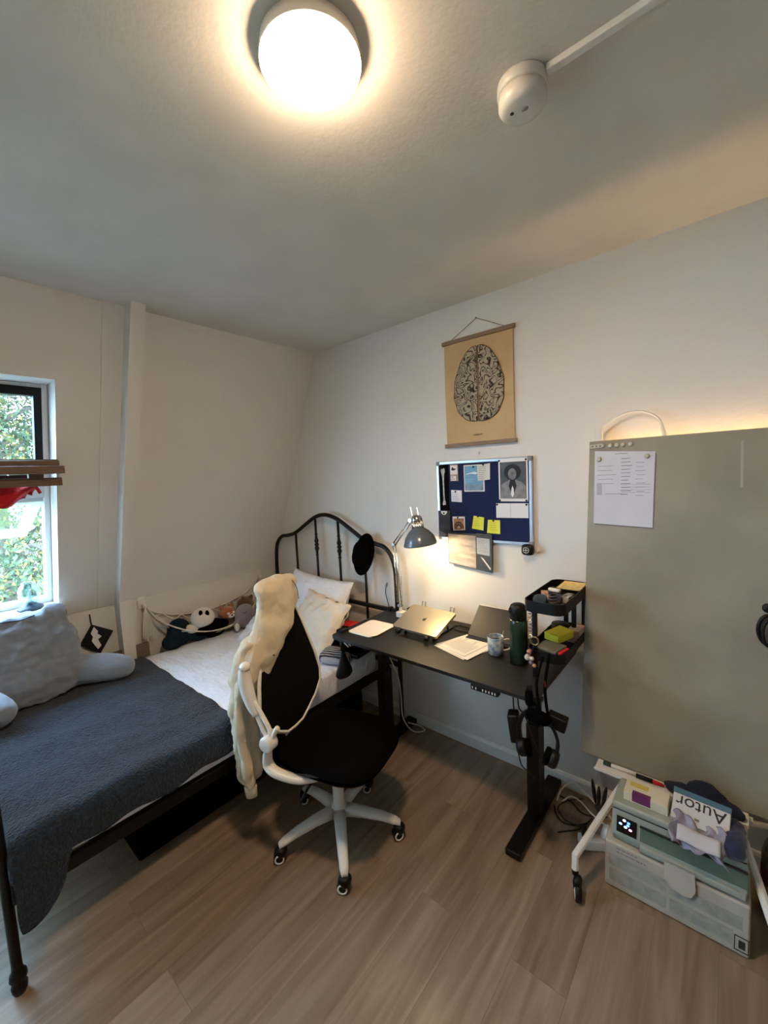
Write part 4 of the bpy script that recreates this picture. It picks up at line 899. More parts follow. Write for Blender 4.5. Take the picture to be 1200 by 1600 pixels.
tag(obj('black_box', MB().obox((-.520,1.625,.715),(.075,.045,.055),(.0,.2,.1)), M['blackp'], bevel=.006), 'small black box hanging beside the headphones at the desk corner', 'box')
t = thing('power_brick', 'black power brick dangling on its cables below the desk front edge', 'power adapter', (-.70,1.63,.62))
obj('brick', MB().obox((-.700,1.63,.625),(.045,.06,.125),(.0,-.12,.3)), M['blackp'], t, bevel=.008)
obj('cable', MB().tube(bez([(-.705,1.63,.775),(-.704,1.63,.73),(-.702,1.63,.69)],4), .003, 6), M['blackp'], t)
obj('cable', MB().tube(bez([(-.69,1.63,.565),(-.69,1.64,.50),(-.70,1.70,.40),(-.70,1.78,.32),(-.697,1.84,.25)],6), .003, 6), M['blackp'], t, smooth=True)
tag(obj('cable_loop', MB().tube(bez([(-.685,1.63,.772),(-.675,1.62,.72),(-.655,1.63,.69),(-.66,1.72,.55),(-.672,1.86,.35)],6), .003, 6), M['blackp'], smooth=True), 'thin black cable looping below the desk from beside the keypad', 'cable')
tag(obj('white_cable', MB().tube(bez([(-1.63,1.87,.74),(-1.628,1.90,.6),(-1.625,1.97,.45),(-1.63,2.0,.3),(-1.61,1.99,.15),(-1.58,2.05,.04),(-1.54,2.12,.02),(-1.60,2.16,.01),(-1.66,2.10,.045)],6), .004, 6), M['whitep'], smooth=True), 'white cable trailing down the left desk leg to the floor', 'cable')
tag(obj('thin_grey_cable', MB().tube(bez([(-1.30,2.18,.78),(-1.285,2.185,.66),(-1.31,2.186,.56),(-1.33,2.185,.50)],6), .002, 6), M['greyp'], smooth=True), 'thin grey cable hanging against the wall below the desk', 'cable')

# ------------------------------------------------------------------ office chair
CH = (-1.432, 1.242, 0); YAW = math.radians(14)
t = thing('office_chair', 'white framed swivel chair with black mesh back and flipped-up arms in front of the desk', 'chair', CH, YAW)
K = dict(parent=t, local=True)
for ang in (-40, 32, 104, 176, 248):
    a = math.radians(ang) - YAW; d = Vector((math.cos(a), math.sin(a), 0)); s = Vector((-d.y, d.x, 0))
    pts = [d*.03+Vector((0,0,.128)), d*.12+Vector((0,0,.122)), d*.21+Vector((0,0,.107)), d*.275+Vector((0,0,.088)), d*.298+Vector((0,0,.078))]
    mb = MB(); n = len(pts); ws = (.030,.026,.023,.020,.014); hs = (.024,.020,.016,.013,.010)
    vs = []
    for p, w_, h_ in zip(pts, ws, hs):
        for k in range(10):
            th = 2*PI*k/10; c_, s_ = math.cos(th), math.sin(th)
            vs.append(p + s*w_*math.copysign(abs(c_)**.6,c_) + Vector((0,0,h_*math.copysign(abs(s_)**.6,s_))))
    fs = [list(range(10))[::-1], list(range(10*(n-1),10*n))]
    for i in range(n-1):
        for k in range(10): fs.append([i*10+k, i*10+(k+1)%10, (i+1)*10+(k+1)%10, (i+1)*10+k])
    obj('base_leg', mb.add(vs, fs), M['whitep'], smooth=True, **K)
    cc = d*.290; cs = obj('caster_fork', MB().ell(cc+Vector((0,0,.050)), (.027,.027,.022), e=.7).tube([cc+Vector((0,0,.05)),cc+Vector((0,0,.085))], .007, 8), M['blackp'], smooth=True, **K)
    tw = math.radians(-41) - YAW + .35*math.sin(ang); tr = Vector((math.cos(tw), math.sin(tw), 0)); o2 = cc - Vector((0,0,0)) + Vector((tr.y,-tr.x,0))*.008
    for sg in (-1, 1):
        c0 = o2 + tr*sg*.012 + Vector((0,0,.0265))
        obj('wheel', MB().lathe([(0,-.009),(.022,-.009),(.0262,-.006),(.0262,.006),(.022,.009),(0,.009)], c0, tr, 24), M['blackp'], cs, smooth=True, local=True)
        lab(obj('wheel_ring', MB().lathe([(.0150,.0085),(.0160,.0115),(.0215,.0115),(.0225,.0080)], c0, tr*sg, 24), M['whitep'], cs, smooth=True, local=True), 'white ring on the wheel')
obj('hub', MB().lathe([(0,.095),(.040,.095),(.045,.105),(.045,.135),(.038,.15),(.030,.155),(0,.155)], (0,0,0), seg=24), M['whitep'], smooth=True, **K)
obj('gas_column', MB().lathe([(.024,.15),(.027,.155),(.027,.30),(.024,.305),(0,.305)], (0,0,0), seg=20), M['whitep'], smooth=True, **K)
lab(obj('piston', MB().lathe([(.0,.30),(.016,.30),(.016,.40),(0,.40)], (0,0,0), seg=16), M['blackm'], smooth=True, **K), 'black piston above the white column')
obj('seat_mechanism', MB().box(-.10,.08,-.07,.07,.395,.432), M['blackp'], bevel=.008, **K)
obj('tilt_lever', MB().tube([(-.02,-.06,.41),(-.03,-.20,.36),(-.035,-.24,.33)], .006, 8), M['blackp'], smooth=True, **K)
# seat
mb = MB(); nu = 30
def seat(sg):
    def g(u, v):
        a, b = 2*u-1, 2*v-1; w_ = .245*(1-.10*max(0,-a)**2); x = .02 + a*.265; 
        k = (abs(a)**3.4 + abs(b)**3.4); sc = 1 if k < 1 else k**(-1/3.4); a2, b2 = a*sc, b*sc
        edge = max(0, 1-min(1, abs(a2)**3.4+abs(b2)**3.4))**.45
        return (.02 + a2*.265, b2*w_, (.480 + .030*edge - .012*max(0,a2)**3 + .008*b2*b2) if sg > 0 else (.474 - .040*edge - .012*max(0,a2)**3))
    return g
mb.grid(seat(1), nu, nu); mb.grid(seat(-1), nu, nu)
obj('seat', mb, M['blackf'], smooth=True, **K)
# backrest: shield outline in the plane n = -.25 leaning slightly
def bo(z):      # half width at height z
    pts = [(.50,.05),(.53,.10),(.58,.17),(.64,.218),(.70,.225),(.80,.205),(.90,.175),(1.0,.145),(1.07,.120),(1.10,.085),(1.112,.04)]
    for (a, b), (c_, d_) in zip(pts, pts[1:]):
        if a <= z <= c_: return b + (d_-b)*(z-a)/(c_-a)
    return .04
def bx(s, z): return -.235 - .10*max(0,z-.5)**1.2 - .05*(z-.75)**2 + .22*s*s
def back(off):
    def g(u, v):
        z = .502 + .608*v; h = bo(z); s = (2*u-1)*h; return (bx(s,z)+off, s, z)
    return g
obj('mesh_back', MB().grid(back(0), 24, 40), M['mesh'], smooth=True, solid=.008, **K)
zl = [.502,.51,.53,.555,.58,.61,.64,.67,.70,.75,.80,.85,.90,.95,1.0,1.04,1.07,1.09,1.10,1.11]
rim = [(bx(bo(z),z), bo(z)+.006, z) for z in zl] + [(bx(0,1.118), 0, 1.118)] + [(bx(bo(z),z), -bo(z)-.006, z) for z in zl[::-1]] + [(bx(0,.496),0,.496)]
lab(obj('back_frame', MB().tube(rim, .0095, 8, closed=True), M['whitep'], smooth=True, **K), 'white rim frame')
obj('back_support', MB().tube(bez([(-.06,0,.415),(-.20,0,.41),(-.275,0,.45),(-.30,0,.56),(-.315,0,.70),(-.31,0,.80)],5), .020, 10, flat=1.4), M['whitep'], smooth=True, **K)
obj('lumbar_pad', MB().ell((-.285,0,.68),(.018,.14,.06),e=.7), M['blackp'], smooth=True, **K)
for sg in (-1,):
    y = sg*.272
    br = bez([(.05,sg*.17,.437),(-.03,sg*.235,.442),(-.12,y,.470),(-.168,y,.495),(-.170,y,.54),(-.155,y,.60)],5); n = len(br)
    ar = obj('arm_bracket', MB().tube(br, [.021+.007*math.sin(PI*i/n) for i in range(n)], 10, flat=.7), M['whitep'], smooth=True, **K)
    obj('pivot_knob', MB().lathe([(0,-.026),(.030,-.026),(.034,-.020),(.034,.020),(.030,.026),(.024,.028),(0,.028)], (-.152,y+sg*.006,.605), (0,sg,0), 28), M['whitep'], ar, smooth=True, local=True)
    # flipped-up arm: a fat pad carried by two struts that meet at the pivot
    pd_ = bez([(-.215,y,.715),(-.243,y,.77),(-.262,y,.83),(-.270,y,.885),(-.262,y,.925)],5); n = len(pd_)
    pad = obj('armrest_pad', MB().tube(pd_, [.014+.016*math.sin(PI*min(1,(i+2.5)/(n+5))) for i in range(n)], 12, flat=1.0).ell(pd_[-1], (.024,.025,.022)), M['whitep'], smooth=True, **K)
    st_ = MB().tube(bez([(-.236,y,.79),(-.215,y,.72),(-.185,y,.66),(-.158,y,.615)],5), .011, 8)
    st_.tube(bez([(-.225,y,.775),(-.180,y,.715),(-.148,y,.665),(-.140,y,.62)],5), .010, 8).tube(bez([(-.108,y*.97,.675),(-.122,y*.98,.655),(-.138,y,.62)],4), .012, 8)
    obj('armrest_strut', st_, M['whitep'], pad, smooth=True, local=True)
# sweatshirt thrown over the chair back
ca, sa = math.cos(YAW), math.sin(YAW)
def C2(n, s, z): return (CH[0] + ca*n - sa*s, CH[1] + sa*n + ca*s, z)
t = thing('hooded_sweatshirt', 'cream hooded sweatshirt draped over the near corner of the chair back', 'sweatshirt', C2(-.30,-.1,1.1))
RZ = (0,0,YAW)
def sheetblob(mb, rows):      # flattened cloth body: rows of (n, s, z, half depth, half width)
    k = len(mb.v); m_ = 20
    P = [bez([(r[i], r[i+1], 0) for r in rows], 5) for i in (0,)]
    cen = bez([(r[0], r[1], r[2]) for r in rows], 5); hw = bez([(r[3], r[4], 0) for r in rows], 5)
    for c_, h_ in zip(cen, hw):
        for j in range(m_):
            th = 2*PI*j/m_; cc_, ss_ = math.cos(th), math.sin(th)
            mb.v.append(Vector(C2(c_.x + h_.x*math.copysign(abs(cc_)**.8, cc_), c_.y + h_.y*math.copysign(abs(ss_)**.8, ss_), c_.z)))
    n = len(cen)
    for i in range(n-1):
        for j in range(m_): mb.f.append([k+i*m_+j, k+i*m_+(j+1)%m_, k+(i+1)*m_+(j+1)%m_, k+(i+1)*m_+j]); mb.mi.append(0)
    mb.f.append([k+j for j in range(m_)][::-1]); mb.mi.append(0); mb.f.append([k+(n-1)*m_+j for j in range(m_)]); mb.mi.append(0)
    return mb
mb = MB()
sheetblob(mb, [(-.30,-.01,1.262,.02,.06),(-.295,-.012,1.240,.045,.118),(-.29,-.01,1.19,.055,.130),(-.285,-.01,1.12,.058,.125),(-.285,-.045,1.05,.060,.125),(-.290,-.09,.98,.065,.125),(-.30,-.135,.91,.065,.105),(-.315,-.165,.84,.06,.095),(-.33,-.185,.76,.055,.085)])
mb.ell(C2(-.285,.085,1.215),(.045,.045,.05),rot=RZ)
hd = obj('hood_and_shoulders', mb, M['cream'], t, remesh=.010, smoothit=8, wrinkle=.035, wscale=.10)
mb = MB()
sheetblob(mb, [(-.31,-.13,1.0,.05,.09),(-.345,-.175,.88,.055,.085),(-.36,-.195,.75,.05,.075),(-.365,-.20,.60,.048,.075),(-.36,-.20,.47,.045,.07),(-.355,-.20,.36,.038,.06),(-.35,-.20,.315,.02,.05)])
obj('body', mb, M['cream'], t, remesh=.010, smoothit=6, wrinkle=.04, wscale=.08)
obj('sleeve', MB().tube(bez([C2(-.31,-.23,.86),C2(-.335,-.262,.72),C2(-.325,-.262,.55),C2(-.315,-.255,.40),C2(-.31,-.25,.335)],5), [.036+.004*math.sin(i) for i in range(21)], 12, flat=.7), M['cream'], t, remesh=.009, smoothit=6, wrinkle=.02, wscale=.06)
obj('cuff', MB().tube([C2(-.31,-.25,.335),C2(-.308,-.25,.285)], [.030,.026], 14, flat=.7), M['cream'], t, smooth=True)
lab(obj('hood_seam', MB().tube(bez([C2(-.238,.055,1.235),C2(-.228,.075,1.19),C2(-.228,.085,1.13)],5), .0022, 5), M['ink'], t, smooth=True), 'dark seam line on the hood')
lab(obj('eyelet', MB().ell(C2(-.222,-.13,.925),(.004,.004,.004)), M['inkd'], t, smooth=True), 'tiny dark eyelet')

# ------------------------------------------------------------------ whiteboard on its wheeled stand
WB = dict(xt=-.518, xb=-.540, xr=.75, zt=1.843, zb=.345, yt=2.12, yb=2.035)
def wf(x, z, d=0): k = (z-WB['zb'])/(WB['zt']-WB['zb']); return (x, WB['yb'] + (WB['yt']-WB['yb'])*k - d, z)
t = thing('mobile_whiteboard', 'large dull white whiteboard on splayed wheeled legs leaning at the wall', 'whiteboard', (.1, 2.05, 0))
obj('writing_panel', MB().prism([wf(WB['xb'],WB['zb']),wf(WB['xr'],WB['zb']),wf(WB['xr'],WB['zt']),wf(WB['xt'],WB['zt'])], (0,.014,0)), M['board'], t, bevel=.0015)
tr = obj('pen_tray', MB().box(-.46,.075,1.955,2.032,.338,.344).box(-.46,.075,1.949,1.955,.338,.352), M['trimw'], t, bevel=.001)
obj('wipe_streak', MB().prism([wf(.02,1.80,.0006),wf(.028,1.80,.0006),wf(.030,1.62,.0006),wf(.022,1.62,.0006)], (0,-.0004,0)), mat('pale_streak', '#a8a294', .4), t)
for nm, a_, b_, c_ in (('left', (-.345,2.035,.295), (-.455,1.625,.165), 1), ('right', (.035,2.045,.315), (.165,1.60,.165), 1)):
    A_, B_ = Vector(a_), Vector(b_)
    lg = obj('leg_bar', MB().tube([A_, B_, B_ + Vector((0,0,-.055))], .0145, 8), M['whitep'], t, bevel=.001)
    cs = obj('caster_fork', MB().tube([B_+Vector((0,0,-.05)), B_+Vector((0,0,-.078))], .013, 10).ell(B_+Vector((.012,-.012,-.098)), (.016,.024,.026), e=.7), M['blackp'], lg, smooth=True)
    obj('wheel', MB().lathe([(.0,-.012),(.030,-.012),(.036,-.008),(.036,.008),(.030,.012),(0,.012)], B_+Vector((.016,-.018,-.129)), (1,.35,0), 28), M['blackp'], lg, smooth=True)
    lab(obj('wheel_ring', MB().lathe([(.018,-.0125),(.028,-.0135),(.030,-.0125),(.028,-.0145),(.018,-.0145)], B_+Vector((.016,-.018,-.129)), (1,.35,0), 28), M['whitep'], lg, smooth=True), 'white wheel ring')
for x0, x1 in ((-.345,-.485),(.035,.165)):
    obj('rear_leg', MB().tube([(x0,2.045,.285),(x1,2.165,.235),(x1,2.168,.06)], .012, 8), M['whitep'], t)
obj('stand_crossbar', MB().box(-.40,.09,2.03,2.06,.296,.316), M['whitep'], t, bevel=.002)
# magnets, clip bar, sheet
tt = thing('timetable_sheet', 'white printed sheet with tables held by magnets on the whiteboard top left', 'sheet', wf(-.375,1.62))
qd = [(-.495,1.462),(-.262,1.452),(-.257,1.780),(-.494,1.797)]
obj('sheet', MB().prism([wf(x,z,.001) for x,z in qd], (0,-.0012,0)), mat('lilac_white_paper', '#c9c6cb', .8), tt)
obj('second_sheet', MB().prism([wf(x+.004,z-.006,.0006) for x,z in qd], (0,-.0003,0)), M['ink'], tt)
mb = MB(); rd = random.Random(11)
def wl(x0, x1, z, h=.0016): mb.prism([wf(x0,z,.0024),wf(x1,z,.0024),wf(x1,z+h,.0024),wf(x0,z+h,.0024)], (0,-.0003,0))
wl(-.41,-.36,1.778,.002)
for i in range(11): wl(-.385, -.36+.02*rd.random(), 1.755-.016*i, .0025); 
for i in range(9): wl(-.325 if i % 2 else -.33, -.30+.01*rd.random(), 1.735-.018*i)
for i in range(5): wl(-.482, -.42+.03*rd.random(), 1.725-.02*i)
for i in range(10): wl(-.484, -.462, 1.645-.0055*i, .0022)
for i in range(4): wl(-.385, -.27, 1.640-.012*i, .001)
wl(-.45,-.38,1.598)
obj('printed_tables', mb, M['ink'], tt)
mg = mat('pearl_magnet', '#b8b2a2', .3)
def magnet(x, z, lb, grp=None): return tag(obj('round_magnet', MB().lathe([(0,.009),(.007,.009),(.0095,.006),(.0105,0),(0,0)], wf(x,z,.0028 if grp is None else .0), (0,-1,.05), 20), mg, smooth=True), lb, 'magnet', 'round magnets on the whiteboard')
magnet(-.475,1.758,'round magnet holding the printed sheet at its left'); magnet(-.287,1.762,'round magnet holding the printed sheet at its right')
for x, lb in ((-.431,'round spare magnet nearest the clip bar, first of the row of four'),(-.404,'round spare magnet, second of the row of four from the left'),(-.380,'round spare magnet, third of the row of four from the left'),(-.350,'round spare magnet at the right end of the row of four')): magnet(x, 1.818, lb, 1)
t = thing('magnetic_clip_bar', 'small pearl clip bar with three holes at the whiteboard top left corner', 'clip', wf(-.488,1.818))
obj('bar', MB().prism([wf(x,z) for x,z in ((-.514,1.809),(-.462,1.812),(-.455,1.818),(-.458,1.826),(-.464,1.829),(-.513,1.827))], (0,-.007,0)), mg, t, bevel=.001)
for x in (-.503,-.487,-.471): obj('hole', MB().lathe([(0,.0076),(.003,.0076),(.003,.006),(0,.006)], wf(x,1.819), (0,-1,.05), 12), M['inkd'], t)
# white bow handle above the board + light bar behind it
t = thing('wall_reading_light', 'white arched cable light clamped behind the whiteboard top edge', 'lamp', (-.35,2.17,1.85))
obj('clamp_plate', MB().box(-.502,-.470,2.145,2.165,1.78,1.905), M['whitep'], t, bevel=.003)
arc = bez([(-.498,2.158,1.882),(-.44,2.158,1.93),(-.375,2.16,1.960),(-.31,2.16,1.958),(-.255,2.16,1.925),(-.235,2.158,1.87),(-.225,2.158,1.80)],6); n = len(arc)
obj('arched_cable', MB().tube(arc, [.0045 if i < n*.72 else .0045 + .010*(i-n*.72)/(n*.28) for i in range(n)], 10), M['whitep'], t, smooth=True)
t = thing('light_bar', 'hidden warm light bar glowing behind the whiteboard top edge', 'lamp', (.1,2.185,1.76))
obj('housing', MB().box(-.44,.62,2.186,2.199,1.735,1.765), M['whitep'], t, bevel=.002)
obj('tube', MB().tube([(-.43,2.178,1.75),(.61,2.178,1.75)], .006, 10), mat('lit_tube', '#ffe6b8', .5, emit=BOARD_LAMP, ecol='#ffd08a'), t)
# on the pen tray
t = thing('marker_pen', 'white board marker with a green cap lying on the pen tray', 'marker', (-.40,1.98,.335))
P0 = Vector((-.420,2.000,.354)); P1 = Vector((-.325,2.000,.354)); dd = Vector((1,0,0))
obj('barrel', MB().tube([P0+dd*.02,P1+dd*.02], .008, 14), M['whitep'], t, smooth=True); lab(obj('cap', MB().tube([P0-dd*.012,P0+dd*.020], .0095, 14), mat('green_cap', '#123024', .4), t, smooth=True), 'dark green cap')
t = thing('marker_pen', 'black board marker with a red tip lying on the pen tray', 'marker', (-.28,1.98,.335))
P0 = Vector((-.300,1.995,.354))
obj('barrel', MB().tube([P0,P0+dd*.062], .0095, 14), M['blackp'], t, smooth=True); lab(obj('cap', MB().tube([P0+dd*.062,P0+dd*.09,P0+dd*.105], [.008,.007,.003], 12), M['red'], t, smooth=True), 'red tip')
mb = MB().ell((-.13,1.988,.368),(.075,.034,.022),rot=(0,.05,0)).ell((-.05,1.990,.388),(.07,.034,.042),rot=(0,.25,0)).ell((.01,1.978,.368),(.065,.034,.026),rot=(0,.3,0)).ell((-.06,1.955,.37),(.06,.03,.028))
tag(obj('dark_cloth', mb, M['navy'], remesh=.009, smoothit=7, wrinkle=.02, wscale=.05), 'crumpled dark navy cloth on the right half of the pen tray', 'cloth')
t = thing('hanging_earphones', 'black and grey cord bundle hanging at the right picture edge in front of the whiteboard', 'cord bundle', wf(.098,1.14,.02))
obj('magnet_hook', MB().lathe([(0,.012),(.014,.012),(.018,.006),(.018,0),(0,0)], wf(.112,1.165,.0), (0,-1,.05), 18), M['blackp'], t, smooth=True)
obj('cord_loop', MB().tube([Vector(wf(.115+.030*math.cos(a), 1.085+.055*math.sin(a), .016+.003*math.sin(3*a))) for a in [2*PI*i/24 for i in range(24)]], .007, 8, closed=True).tube([Vector(wf(.118+.020*math.cos(a), 1.075+.05*math.sin(a), .022)) for a in [2*PI*i/24 for i in range(24)]], .006, 8, closed=True), M['blackp'], t, smooth=True)

# ------------------------------------------------------------------ box and printer under the board
t = thing('low_box', 'translucent whitish storage box on the floor under the printer', 'box', (-.145,1.93,0))
GX0, GX1, GY0, GY1 = -.372, .080, 1.742, 1.945
obj('body', MB().box(GX0,GX1,GY0,GY1,.002,.200), M['kraft'], t, bevel=.008)
gp = mat('grey_printed_field', '#a09f94', .8, color2='#8e8e86', cscale=40, detail=6); 
for (x0,x1,z0,z1) in ((-.355,-.160,.100,.150),(-.355,-.160,.030,.085),(-.150,.060,.100,.150),(-.150,.035,.030,.085)):
    obj('printed_panel', MB().box(x0,x1,GY0-.0006,GY0+.001,z0,z1), gp, t)
mb = MB()
for i in range(5): mb.box(.042,.076,GY0-.0008,GY0,.024+.0001*i,.026); 
fr = MB().box(.038,.078,GY0-.0012,GY0,.018,.021).box(.038,.078,GY0-.0012,GY0,.072,.075).box(.038,.041,GY0-.0012,GY0,.018,.075).box(.075,.078,GY0-.0012,GY0,.018,.075).box(.050,.068,GY0-.0012,GY0,.030,.060)
lab(obj('warning_symbol', fr, M['inkd'], t), 'small black framed symbol')
obj('top_text', MB().add(*(lambda q: (q.v, q.f))(textlines(-.33,-.20,.16,.19,2,GY0-.0006,.003,21)) ), M['ink'], t)
t = thing('printer', 'pale grey green inkjet printer standing on the storage box', 'printer', (-.135,1.93,.2))
PX0, PX1, PY0, PY1 = -.350, .070, 1.752, 1.935
obj('lower_body', MB().box(PX0,PX1,PY0+.012,PY1,.202,.285), M['printer'], t, bevel=.012)
obj('scanner_lid', MB().box(PX0,PX1,PY0+.014,PY1,.335,.365), M['printer'], t, bevel=.010)
obj('upper_body', MB().box(PX0+.002,PX1-.002,PY0+.02,PY1-.002,.285,.3345), M['printer'], t, bevel=.003)
obj('lid_seam', MB().box(PX0+.004,PX1-.004,PY0+.0185,PY0+.022,.3325,.3365), M['inkd'], t)
obj('control_fascia', MB().prism([(PX0,PY0+.003,.232),(PX1,PY0+.003,.232),(PX1,PY0+.0195,.332),(PX0,PY0+.0195,.332)], (0,.008,0)), M['printer'], t, bevel=.003)
sc_ = obj('touch_screen', MB().prism([(-.332,PY0+.0045,.250),(-.262,PY0+.0045,.250),(-.262,PY0+.0135,.312),(-.332,PY0+.0135,.312)], (0,-.002,0)), mat('black_glass', '#05070d', .15), t)
for i, (x, z, cm, e) in enumerate(((-.318,.285,'#4f7dff',5),(-.305,.302,'#cfe0ff',5),(-.290,.298,'#2a52ff',6),(-.300,.278,'#9be6e0',4),(-.283,.274,'#e07ac0',4),(-.292,.288,'#3355ff',5))):
    yy = PY0 + .0045 + .009*(z-.25)/.062 - .0026
    obj('screen_icon', MB().ell((x,yy,z),(.0055,.001,.0045)), mat('icon%d' % i, cm, .5, emit=e), sc_, smooth=True)
obj('paper_slot', MB().prism([(-.250,PY0+.0035,.250),(.070,PY0+.0035,.250),(.070,PY0+.0130,.312),(-.250,PY0+.0130,.312)], (0,-.0025,0)), M['printerd'], t, bevel=.001)
obj('slot_edge', MB().box(-.250,.070,PY0-.001,PY0+.006,.309,.314), M['inkd'], t)
obj('front_ledge', MB().box(PX0+.10,PX1-.004,PY0-.008,PY0+.012,.212,.236), M['printer'], t, bevel=.004)
P = [(-.168,.228),(-.075,.228),(-.070,.170),(-.083,.140),(-.110,.132),(-.118,.136),(-.145,.140),(-.168,.165)]
lab(obj('paper_stop_flap', MB().prism([(x, PY0-.012 - .10*(.228-z), z) for x,z in P], (0,-.004,0)), M['kraft'], t, bevel=.001), 'pale fold-out paper flap')
# things piled on the printer
t = thing('medicine_box', 'small white carton with a purple label lying on the printer left side', 'box', (-.235,1.86,.366))
mxr = Matrix.Rotation(.0, 3, 'Z')
obj('carton', MB().box(-.315,-.165,1.80,1.885,.366,.405), mat('cream_carton', '#d5cdb4', .7), t, bevel=.002)
lab(obj('purple_label', MB().box(-.285,-.222,1.7993,1.8005,.372,.4055).box(-.285,-.222,1.7993,1.822,.4045,.4056), mat('purple_print', '#6b2c62', .5), t), 'purple label')
obj('yellow_print', MB().box(-.300,-.235,1.845,1.872,.4045,.4054), mat('yellow_print', '#c7b45a', .7), t)
t = thing('lettered_box', 'white carton lettered Autor upside down in front, with a blue band, on the printer', 'box', (-.07,1.80,.366))
# carton tipped toward the viewer
cb = Vector((-.070,1.835,.405)); mr = Euler((math.radians(38),0,-.06)).to_matrix()
def ab(mb, x0,x1,y0,y1,z0,z1): return mb.hexa([cb + mr @ Vector(p) for p in ((x0,y0,z0),(x1,y0,z0),(x1,y1,z0),(x0,y1,z0),(x0,y0,z1),(x1,y0,z1),(x1,y1,z1),(x0,y1,z1))])
obj('carton', ab(MB(), -.082,.090,-.055,.055,-.030,.022), mat('white_carton', '#bdb8b4', .7), t, bevel=.002)
lab(obj('blue_band', ab(MB(), -.083,.091,.035,.0555,-.02,.0226), mat('teal_print', '#2f5a6b', .6), t), 'blue band along the top')
obj('lettering', text_mb('Autor', .062, cb + mr @ Vector((.080,.030,.0226)), mr @ Vector((-1,0,0)), mr @ Vector((0,-1,0))), M['inkd'], t)
obj('small_mark', ab(MB(), -.01,.004,-.036,-.028,.0222,.0228), M['ink'], t); obj('thin_rule', ab(MB(), -.070,-.02,-.030,-.028,.0222,.0228), M['ink'], t)
t = thing('crumpled_packet', 'crumpled lilac grey paper packet with a white window on the printer front', 'packet', (-.07,1.76,.37))
def pk(u, v):
    x = -.150 + .165*u + .012*math.sin(v*7); y = 1.795 - .085*v; z = .405 - .058*v + .010*math.sin(u*9+v*3) + .006*math.sin(u*23) 
    return (x, y + .01*math.sin(u*11), z - .006*u)
obj('wrapper', MB().grid(pk, 24, 14), mat('lilac_foil', '#8d8a97', .5, color2='#7f7c8b', cscale=30), t, smooth=True, solid=.004, wrinkle=.012, wscale=.04)
obj('white_window', MB().grid(lambda u,v: (-.130+.125*u, 1.752-.042*v, .394-.030*v-.004*u+.003*math.sin(u*8)), 12, 4), mat('dull_white_paper', '#b9b5b6', .7), t, smooth=True, solid=.003)
mb = MB().ell((.030,1.80,.388),(.036,.06,.024),rot=(0,0,.2)).ell((.028,1.760,.368),(.038,.026,.030)).ell((.035,1.86,.385),(.03,.05,.022))
tag(obj('navy_scarf', mb, mat('deep_navy_cloth', '#15163a', .9, bump=.4, bscale=80, sheen=.2), remesh=.008, smoothit=6, wrinkle=.015, wscale=.04), 'deep navy cloth heaped on the printer right end beside the lettered carton', 'cloth')
# clear bottle behind the right leg
t = thing('clear_plastic_bottle', 'clear plastic bottle with a dark red label standing behind the printer right corner', 'bottle', (.135,2.05,0)); pc = (.150,1.99,0)
obj('bottle_body', MB().lathe([(0,.002),(.034,.002),(.037,.01),(.036,.20),(.037,.24),(.028,.285),(.013,.315),(.013,.33)], pc, seg=28), M['clearp'], t, smooth=True, solid=.002)
lab(obj('label_band', MB().lathe([(.0378,.13),(.0378,.20)], pc, seg=28), mat('dark_red_label', '#4d1a2b', .5), t, smooth=True), 'dark red label'); obj('cap', MB().lathe([(.0145,.325),(.0145,.345),(0,.346)], pc, seg=16), M['whitep'], t, smooth=True)

# ------------------------------------------------------------------ power strip and cable tangle
t = thing('power_strip', 'white power strip with round sockets on the floor between the board leg and the box', 'power strip', (-.44,1.87,0))
so = Matrix.Rotation(.55, 3, 'Z')
def ps(x, y, z): return Vector((-.440,1.900,0)) + so @ Vector((x,y,z))
mb = MB(); mb.hexa([ps(*p) for p in ((-.075,-.028,.002),(.10,-.028,.002),(.10,.028,.002),(-.075,.028,.002),(-.075,-.026,.045),(.10,-.026,.045),(.10,.026,.045),(-.075,.026,.045))])
obj('housing', mb, M['whitep'], t, bevel=.006)
for x in (-.045,.0): obj('socket', MB().lathe([(.018,.0455),(.018,.041),(0,.041)], ps(x,0,0), seg=20), M['greyp'], t)
lab(obj('switch', MB().ell(ps(.068,-.014,.062),(.012,.009,.012)), mat('lit_orange_switch', '#ff5a30', .4, emit=3.5), t, smooth=True), 'glowing orange switch')
t = thing('mains_plug', 'white round plug pushed into the power strip', 'plug', (-.43,1.90,.05)); 
obj('plug_body', MB().lathe([(0,.0),(.024,.0),(.026,.01),(.022,.045),(.012,.06),(0,.062)], ps(.045,.004,.0465), (.15,.0,1), 20), M['whitep'], t, smooth=True)
tag(obj('black_plug', MB().lathe([(0,.0),(.016,.0),(.017,.02),(.008,.05),(.004,.06),(0,.06)], ps(-.045,.0,.0465), (-.1,-.1,1), 16), M['blackp'], smooth=True), 'black plug in the near end of the power strip', 'plug')
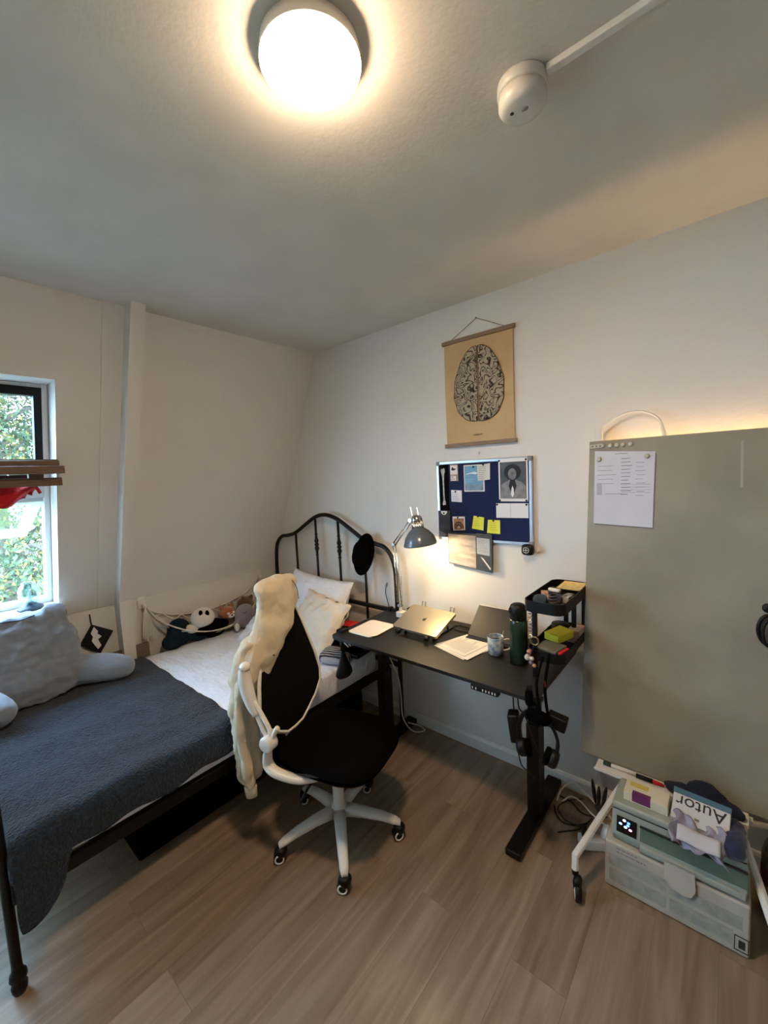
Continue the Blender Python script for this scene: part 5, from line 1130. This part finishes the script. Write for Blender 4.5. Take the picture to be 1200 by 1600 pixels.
CAB = [
 ('white_cable','thick white cable arching from the desk foot to the wall corner', .0048, 'whitep', [(-.665,2.06,.005),(-.66,2.12,.03),(-.62,2.165,.055),(-.56,2.15,.05),(-.49,2.12,.03),(-.44,2.08,.02)]),
 ('white_cable','second white cable lying just in front of the arching one', .0042, 'whitep', [(-.64,2.07,.006),(-.61,2.11,.02),(-.56,2.10,.025),(-.50,2.06,.02),(-.44,2.02,.03),(-.40,1.98,.05)]),
 ('dark_cable','dark cable crossing the floor behind the desk foot toward the whiteboard leg', .0032, 'blackp', [(-.665,2.10,.006),(-.60,2.09,.008),(-.54,2.05,.008),(-.48,2.06,.012),(-.43,2.07,.03)]),
 ('dark_cable','dark cable in a long loop nearest the desk foot', .0032, 'blackp', [(-.665,2.02,.006),(-.64,1.97,.006),(-.60,1.94,.006),(-.55,1.955,.006),(-.51,1.99,.01),(-.49,2.04,.012)]),
 ('dark_red_cable','dark red thin cable curving through the middle of the tangle', .003, 'redc', [(-.56,2.15,.006),(-.62,2.09,.006),(-.645,2.02,.006),(-.60,1.965,.006),(-.54,1.96,.008),(-.50,1.975,.01)]),
 ('dark_cable','thin dark cable ending on the bare floor in front of the tangle', .0028, 'blackp', [(-.50,2.0,.01),(-.53,1.94,.006),(-.575,1.895,.005),(-.60,1.87,.005)]),
 ('white_cable','short white cable bending into the power strip', .004, 'whitep', [(-.42,2.06,.05),(-.395,2.0,.08),(-.39,1.95,.09),(-.405,1.93,.08)]),
]
M['redc'] = mat('dark_red_rubber', '#3a1512', .6)
for nm, lb, r, mm, pts in CAB: tag(obj(nm, MB().tube(bez(pts, 8), r, 6), M[mm], smooth=True), lb, 'cable', 'cable tangle on the floor')
t = thing('tied_cable_bundle', 'dark cable bundle standing upright at the wall behind the whiteboard leg', 'cable', (-.47,2.12,0))
for dx, h in ((-.022,.13),(.0,.10),(.026,.115)):
    obj('cable_lobe', MB().ell((-.475+dx,2.10,.06+h*.4),(.009,.014,h*.5),rot=(0,dx*6,0)), mat('plum_rubber', '#1d1418', .5), t, smooth=True)
obj('tie', MB().ell((-.473,2.10,.035),(.022,.018,.014)), M['inkd'], t, smooth=True)

for o in scene.objects:
    if o.type == 'MESH' and o.parent is None and 'label' not in o and 'kind' not in o: print('UNTAGGED', o.name)
